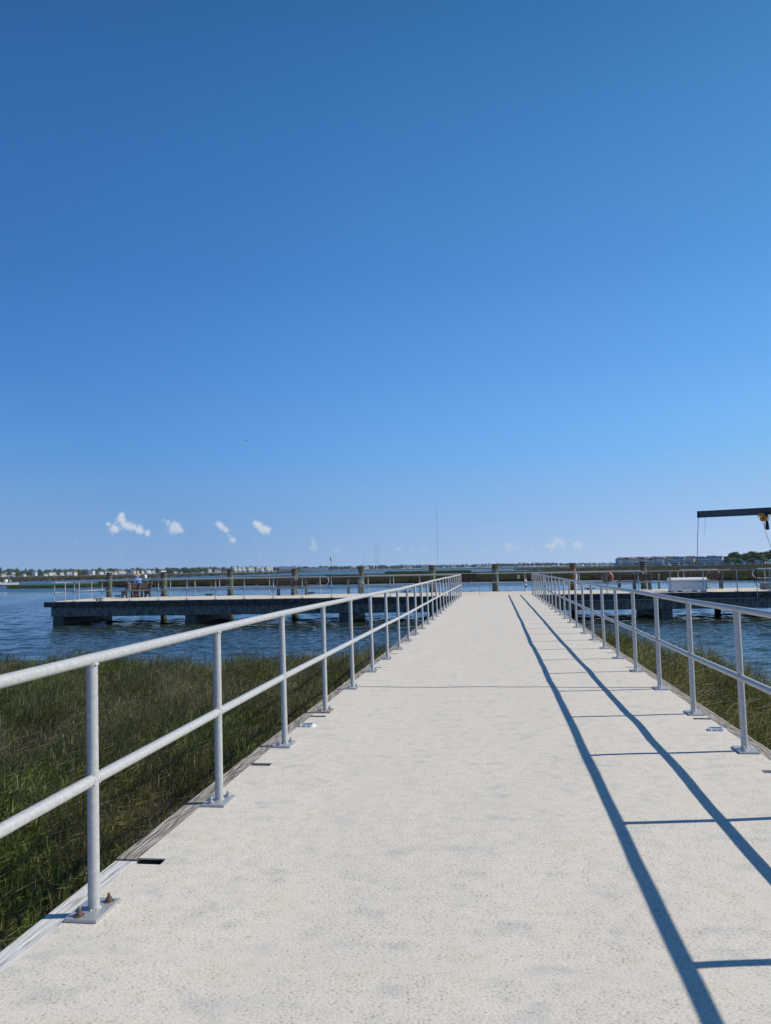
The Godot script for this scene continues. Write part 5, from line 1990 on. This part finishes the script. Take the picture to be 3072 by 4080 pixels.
	part(stt, "tubing", M.black_rubber, h)
	var su := begin()
	tube(su, [Vector3(-0.07, 0.69, 0.18), Vector3(-0.072, 0.74, 0.185)], 0.02, 8)
	part(su, "coupling", M.bolt_bronze, h)

func build_crane() -> void:
	var tip := P(11.25, 5.34, 45.5)
	var at_edge := P(13.92, 5.215, 42.0)
	var dir := (at_edge - tip).normalized()
	var root := tip + dir * 6.1
	var c := thing("jib_crane", "dark steel jib crane arm reaching in over the pier from the right edge", "crane", Vector3(root.x, DECK, root.z), 0.0)
	var bas := Basis.looking_at(dir, Vector3.UP)
	var st := begin()     # an I-section beam
	var off := -Vector3(root.x, DECK, root.z)
	i_beam(st, tip + off, root + dir * 0.3 + off)
	part(st, "arm", M.steel_blue, c)
	var s2 := begin()
	tube(s2, [Vector3(0, 0.02, 0), Vector3(0, root.y - DECK + 0.35, 0)], 0.17, 16)
	part(s2, "mast", M.steel_blue, c)
	var s3 := begin()
	box(s3, Vector3(0, 0.015, 0), Vector3(0.7, 0.03, 0.7), Basis.IDENTITY, 0.005)
	part(s3, "foot_plate", M.steel_blue, c)
	var s4 := begin()
	box(s4, tip + off - dir * 0.02 + Vector3(0, -0.14, 0), Vector3(0.07, 0.12, 0.05), bas, 0.01)
	part(s4, "rope_eye", M.dark_steel, c)
	# electric hoist on its trolley
	var hp := tip.lerp(at_edge, 0.917)
	var h := thing("electric_hoist", "yellow electric chain hoist hanging from the crane arm", "hoist", hp + Vector3(0, -0.18, 0), atan2(-dir.z, dir.x))
	var s5 := begin()
	box(s5, Vector3(0, 0.06, 0.14), Vector3(0.22, 0.22, 0.035), Basis.IDENTITY, 0.01)
	box(s5, Vector3(0, 0.06, -0.14), Vector3(0.22, 0.22, 0.035), Basis.IDENTITY, 0.01)
	box(s5, Vector3(0, -0.06, 0), Vector3(0.16, 0.05, 0.3), Basis.IDENTITY, 0.01)
	part(s5, "trolley", M.dark_steel, h)
	var s6 := begin()
	box(s6, Vector3(-0.05, -0.005, 0.22), Vector3(0.36, 0.17, 0.14), Basis.IDENTITY, 0.03)
	part(s6, "trolley_motor", M.hoist_yellow, h)
	var s7 := begin()
	tube(s7, [Vector3(-0.2, -0.20, 0.05), Vector3(-0.17, -0.20, 0.05), Vector3(0.17, -0.20, 0.05), Vector3(0.2, -0.20, 0.05)], [0.09, 0.13, 0.13, 0.09], 16)
	box(s7, Vector3(0.02, -0.20, 0.05), Vector3(0.24, 0.27, 0.25), Basis.IDENTITY, 0.03)
	part(s7, "hoist_body", M.hoist_yellow, h)
	var s8 := begin()
	box(s8, Vector3(0.03, -0.18, 0.18), Vector3(0.1, 0.09, 0.012))
	part(s8, "maker_plate", M.dark_steel, h)
	var s9 := begin()
	lathe(s9, Vector3(0.13, -0.78, 0.03), [[0.0, 0.0], [0.085, 0.02], [0.1, 0.08], [0.07, 0.43], [0.06, 0.45]], 12)
	part(s9, "chain_bag", M.black_rubber, h)
	var sa := begin()
	for k in 9:
		torus(sa, Vector3(-0.02, -0.36 - k * 0.04, 0.03), Basis(Vector3.UP, PI / 2 * (k % 2)) * Basis.from_scale(Vector3(0.75, 1.25, 1)), 0.018, 0.007, 10, 5)
	part(sa, "load_chain", M.dark_steel, h)
	var sb := begin()
	for q in [[-0.26, 0.1], [0.28, 0.12], [0.34, -0.05]]:
		var pts := []
		for k in 13:
			var a := TAU * k / 12.0
			pts.append(Vector3(q[0] + cos(a) * 0.07, -0.12 + q[1] + sin(a) * 0.14, 0.05 + 0.03 * sin(a * 2.0)))
		tube(sb, pts, 0.008, 5, false)
	part(sb, "cable_loops", M.black_rubber, h)
	# ropes
	var r1 := thing("tag_line", "grey rope from the crane arm's tip down to the back rail", "rope", tip + Vector3(0, -0.2, 0), 0.0)
	var sc := begin()
	var low := pier_at(11.2, PIER_D - 0.14, DECK + 1.05) - r1.position
	tube(sc, [Vector3.ZERO, low * 0.35 + Vector3(-0.03, 0, 0), low * 0.7 + Vector3(-0.03, 0, 0), low], 0.017, 7)
	part(sc, "rope", M.rope, r1)
	var sd := begin()
	blob(sd, low, Vector3(0.04, 0.05, 0.04), 8, 6)
	part(sd, "knot", M.rope, r1)
	var r2 := thing("tag_line", "dark rope from the electric hoist down to the front rail", "rope", hp + Vector3(-0.16, -0.36, 0.03), 0.0)
	var se := begin()
	var low2 := pier_at(13.62, 0.14, DECK + 1.05) - r2.position
	tube(se, [Vector3.ZERO, low2 * 0.3 + Vector3(-0.05, -0.05, 0), low2 * 0.65 + Vector3(-0.06, -0.03, 0), low2], 0.012, 7)
	part(se, "rope", M.rope, r2)
	var sf := begin()
	blob(sf, low2, Vector3(0.035, 0.05, 0.035), 8, 6)
	part(sf, "knot", M.rope, r2)
	var r3 := thing("loose_cord", "short thin cord dangling under the crane arm's tip", "cord", tip + dir * 0.45 + Vector3(0, -0.18, 0), 0.0)
	var sg := begin()
	tube(sg, [Vector3.ZERO, Vector3(-0.03, -0.4, 0), Vector3(-0.10, -0.95, 0)], 0.006, 5)
	part(sg, "strand", M.rope, r3)

func i_beam(st: SurfaceTool, a: Vector3, b: Vector3) -> void:
	var d := (b - a).normalized()
	var bas := Basis(d, Vector3.UP, d.cross(Vector3.UP)).orthonormalized()
	var l := (b - a).length()
	var m := (a + b) / 2
	box(st, m + bas.y * 0.168, Vector3(l, 0.024, 0.22), bas, 0.003)
	box(st, m - bas.y * 0.168, Vector3(l, 0.024, 0.22), bas, 0.003)
	box(st, m, Vector3(l - 0.004, 0.312, 0.016), bas)
	box(st, a + d * 0.01, Vector3(0.016, 0.312, 0.2), bas)

# ------------------------------------------------------------------ boats
func hull(st: SurfaceTool, secs: Array) -> void:
	# sections [x, half width, keel y, sheer y] from stern to bow
	for i in secs.size() - 1:
		var a: Array = secs[i]
		var b: Array = secs[i + 1]
		for s in [-1.0, 1.0]:
			var k0 := Vector3(a[0], a[2], 0)
			var k1 := Vector3(b[0], b[2], 0)
			var c0 := Vector3(a[0], lerpf(a[2], a[3], 0.35), s * a[1] * 0.86)
			var c1 := Vector3(b[0], lerpf(b[2], b[3], 0.35), s * b[1] * 0.7)
			var g0 := Vector3(a[0], a[3], s * a[1])
			var g1 := Vector3(b[0], b[3], s * b[1])
			quad(st, k0, k1, c1, c0, Vector3(0, -0.8, s * 0.6))
			quad(st, c0, c1, g1, g0, Vector3(0, -0.1, s).normalized())
			quad(st, g0, g1, Vector3(b[0], b[3] - 0.05, 0), Vector3(a[0], a[3] - 0.05, 0), Vector3.UP)
	var e: Array = secs[0]
	quad(st, Vector3(e[0], e[2], 0), Vector3(e[0], e[3], -e[1]), Vector3(e[0], e[3] - 0.05, 0), Vector3(e[0], e[3], e[1]), Vector3.LEFT if secs[1][0] > e[0] else Vector3.RIGHT)

func build_boats() -> void:
	var at := far_at(26, 256, 0.0)
	var t := thing("motor_boat", "white centre-console motor boat with a canopy, at the left edge on open water", "boat", at, facing(26) + 0.12)
	var st := begin()
	hull(st, [[3.3, 1.1, -0.3, 0.75], [1.5, 1.2, -0.32, 0.78], [-0.8, 1.2, -0.3, 0.88], [-2.4, 0.85, -0.18, 1.02], [-3.7, 0.1, 0.3, 1.15]])
	part(st, "hull", M.white_gel, t)
	var s0 := begin()
	for s in [-1.0, 1.0]:
		tube(s0, [Vector3(3.3, 0.72, s * 1.11), Vector3(1.5, 0.75, s * 1.215), Vector3(-0.8, 0.85, s * 1.215), Vector3(-2.4, 0.99, s * 0.86), Vector3(-3.68, 1.12, s * 0.1)], 0.035, 6)
	part(s0, "rub_rail", M.latch_grey, t)
	var s2 := begin()
	box(s2, Vector3(-0.1, 1.2, 0), Vector3(0.8, 0.95, 0.85), Basis.IDENTITY, 0.08)
	part(s2, "console", M.white_gel, t)
	var s3 := begin()
	box(s3, Vector3(-0.4, 1.85, 0), Vector3(0.05, 0.45, 0.8), Basis(Vector3.BACK, 0.3))
	part(s3, "windscreen", M.lens_dark, t)
	for q in [[-0.9, -0.6], [-0.9, 0.6], [0.8, -0.6], [0.8, 0.6]]:
		var s4 := begin()
		tube(s4, [Vector3(q[0], 0.75, q[1]), Vector3(q[0] * 0.85, 2.7, q[1])], 0.035, 6)
		part(s4, "canopy_post", M.galvanised, t)
	var s5 := begin()
	box(s5, Vector3(-0.05, 2.75, 0), Vector3(2.3, 0.10, 1.7), Basis.IDENTITY, 0.04)
	part(s5, "canopy", M.white_gel, t)
	var s6 := begin()
	box(s6, Vector3(1.05, 1.1, 0), Vector3(0.5, 0.75, 0.9), Basis.IDENTITY, 0.06)
	part(s6, "leaning_seat", M.latch_grey, t)
	var s7 := begin()
	box(s7, Vector3(-1.25, 1.6, 0), Vector3(0.08, 1.5, 1.2), Basis.IDENTITY, 0.02)
	part(s7, "spray_curtain", M.glass_dark, t)
	var s8 := begin()
	box(s8, Vector3(3.55, 1.05, 0), Vector3(0.5, 0.5, 0.42), Basis.IDENTITY, 0.1)
	box(s8, Vector3(3.6, 0.35, 0), Vector3(0.22, 1.1, 0.16), Basis.IDENTITY, 0.04)
	part(s8, "outboard", M.dark_steel, t)
	# moored cruisers in the marina, and a runabout under way
	var c := thing("cabin_cruiser", "", "boat", Vector3.ZERO, 0.0, "white boats moored at the far marina")
	var s9 := begin()
	hull(s9, [[-5.5, 2.0, -0.4, 1.6], [-2, 2.1, -0.4, 1.7], [2, 1.9, -0.4, 2.0], [5.2, 0.9, 0.0, 2.4], [7, 0.1, 0.6, 2.6]])
	part(s9, "hull", M.white_gel, c)
	var sa := begin()
	box(sa, Vector3(-0.5, 2.7, 0), Vector3(5.5, 1.9, 3.0), Basis.IDENTITY, 0.3)
	part(sa, "cabin", M.white_gel, c)
	var sb := begin()
	box(sb, Vector3(-0.4, 2.95, 0), Vector3(5.0, 0.6, 3.06))
	part(sb, "cabin_window", M.glass_dark, c)
	var sc := begin()
	box(sc, Vector3(-1.2, 4.5, 0), Vector3(3.4, 0.9, 2.6), Basis.IDENTITY, 0.2)
	tube(sc, [Vector3(-1.5, 4.9, 0), Vector3(-1.5, 8.0, 0)], 0.08, 6)
	part(sc, "flybridge", M.white_gel, c)
	var us := [2302, 2314, 2338, 2346, 2358, 2372, 2390, 2398, 2412, 2420, 2428]
	for k in us.size():
		var lab := "white cabin boat moored at the far marina, %s from the left" % ordinal(k)
		var p := far_at(us[k], 1560 + (k * 17) % 40, 0.0)
		var turn := facing(us[k]) + [0.3, 1.2, 0.0, 2.6, 0.6, 1.4, 0.1, 0.8, 1.7, 0.4, 2.9][k] as float
		if k == 0:
			c.position = p
			c.rotation.y = turn
			c.set_meta("label", lab)
		else:
			copy_of(c, p, turn, lab, 0.6 + 0.14 * ((k * 3) % 4))
	var f := copy_of(c, far_at(2652, 960, 0.0), facing(2652) + 2.9, "white boat lying before the right-shore town houses", 0.75)
	f.set_meta("group", "white boats before the town houses")
	f = copy_of(c, far_at(2722, 990, 0.0), facing(2722) + 0.2, "white boat lying before the tan terrace houses on the right shore", 0.55)
	f.set_meta("group", "white boats before the town houses")

func build_masts() -> void:
	# channel markers
	for q in [[2266, 640, 2.7, "nearer the rust-brown pile"], [2437, 1000, 3.0, "before the marina"]]:
		var t := thing("channel_marker", "thin dark channel marker post, %s" % q[3], "marker", far_at(q[0], q[1], 0.0), facing(q[0]), "channel markers")
		var st := begin()
		tube(st, [Vector3(0, -1.5, 0), Vector3(0, q[2], 0)], 0.16, 8)
		part(st, "post", M.trunk, t)
		var s2 := begin()
		box(s2, Vector3(0, q[2] - 0.4, 0.2), Vector3(0.9, 0.9, 0.06), Basis(Vector3.BACK, PI / 4))
		part(s2, "board", M.sign_brown, t)
	# radio masts
	for q in [[1740, 4000, 292.0, 0.55, "tallest radio mast, standing alone in the middle"], [1490, 4000, 128.0, 0.42, "left mast of the cluster of three"], [1497, 4000, 96.0, 0.38, "shorter middle mast of the cluster of three"], [1505, 4000, 128.0, 0.42, "right mast of the cluster of three"], [1445, 4000, 50.0, 0.36, "short mast left of the cluster of three"]]:
		var t := thing("radio_mast", "thin grey radio mast on the far skyline, %s" % q[4], "mast", far_at(q[0], q[1], 20.0), 0.0, "radio masts on the skyline")
		var st := begin()
		for k in 3:
			var a := k * TAU / 3
			var o := Vector3(cos(a), 0, sin(a)) * float(q[3])
			tube(st, [o + Vector3(0, -19.5, 0), o + Vector3(0, q[2], 0)], q[3] * 0.42, 5)
		part(st, "legs", M.dark_steel, t)
		var s2 := begin()
		var y := 0.0
		while y < q[2]:
			for k in 3:
				var a := k * TAU / 3
				var b := (k + 1) * TAU / 3
				tube(s2, [Vector3(cos(a) * q[3], y, sin(a) * q[3]), Vector3(cos(b) * q[3], y + 4.0, sin(b) * q[3])], q[3] * 0.2, 4)
			y += 4.0
		part(s2, "lattice", M.dark_steel, t)
		var s3 := begin()
		tube(s3, [Vector3(0, q[2], 0), Vector3(0, q[2] + 5.0, 0)], q[3] * 0.3, 5)
		part(s3, "aerial", M.dark_steel, t)
	# water tower
	var w := thing("water_tower", "slim pale water tower rising over the middle wood", "tower", far_at(1316, 2600, 0.5), facing(1316))
	var s4 := begin()
	lathe(s4, Vector3.ZERO, [[3.0, 0.0], [1.4, 5.0], [1.3, 30.0], [2.2, 33.0]], 16)
	part(s4, "stem", M.wall_blue, w)
	var s5 := begin()
	lathe(s5, Vector3.ZERO, [[2.2, 33.0], [3.2, 35.0], [3.3, 45.0], [2.4, 47.0], [0.0, 47.6]], 18)
	part(s5, "tank", M.wall_white, w)
	for k in 6:
		var s6 := begin()
		var a := k * TAU / 6
		box(s6, Vector3(cos(a) * 3.5, 37.5, sin(a) * 3.5), Vector3(0.5, 3.6, 1.0), Basis(Vector3.UP, -a))
		part(s6, "antenna_panel", M.wall_grey, w)
	# an aircraft low over the left
	var a := thing("airplane", "tiny dark airplane in the clear sky at the left", "airplane", Vector3(-1128.0, 610.7, -3500.0), 0.5)
	var s7 := begin()
	tube(s7, [Vector3(-8.2, 0.3, 0), Vector3(-7.4, 0, 0), Vector3(-5.5, 0, 0), Vector3(4, 0.1, 0), Vector3(8, 0.6, 0)], [0.1, 0.75, 1.05, 1.0, 0.25], 10)
	part(s7, "fuselage", M.dark_steel, a)
	for s in [-1.0, 1.0]:
		var s8 := begin()
		box(s8, Vector3(1.4, -0.3, s * 4.6), Vector3(2.0, 0.25, 8.4), Basis(Vector3.UP, -s * 0.4))
		part(s8, "wing", M.dark_steel, a)
		var s9 := begin()
		box(s9, Vector3(7.4, 0.7, s * 1.5), Vector3(1.2, 0.15, 3.0), Basis(Vector3.UP, -s * 0.4))
		part(s9, "tailplane", M.dark_steel, a)
		var sa := begin()
		tube(sa, [Vector3(-0.8, -0.9, s * 2.6), Vector3(1.4, -0.9, s * 2.6)], 0.5, 8)
		part(sa, "engine", M.dark_steel, a)
	var sb := begin()
	box(sb, Vector3(7.5, 2.0, 0), Vector3(1.6, 3.0, 0.18), Basis(Vector3.BACK, -0.4))
	part(sb, "tail_fin", M.dark_steel, a)
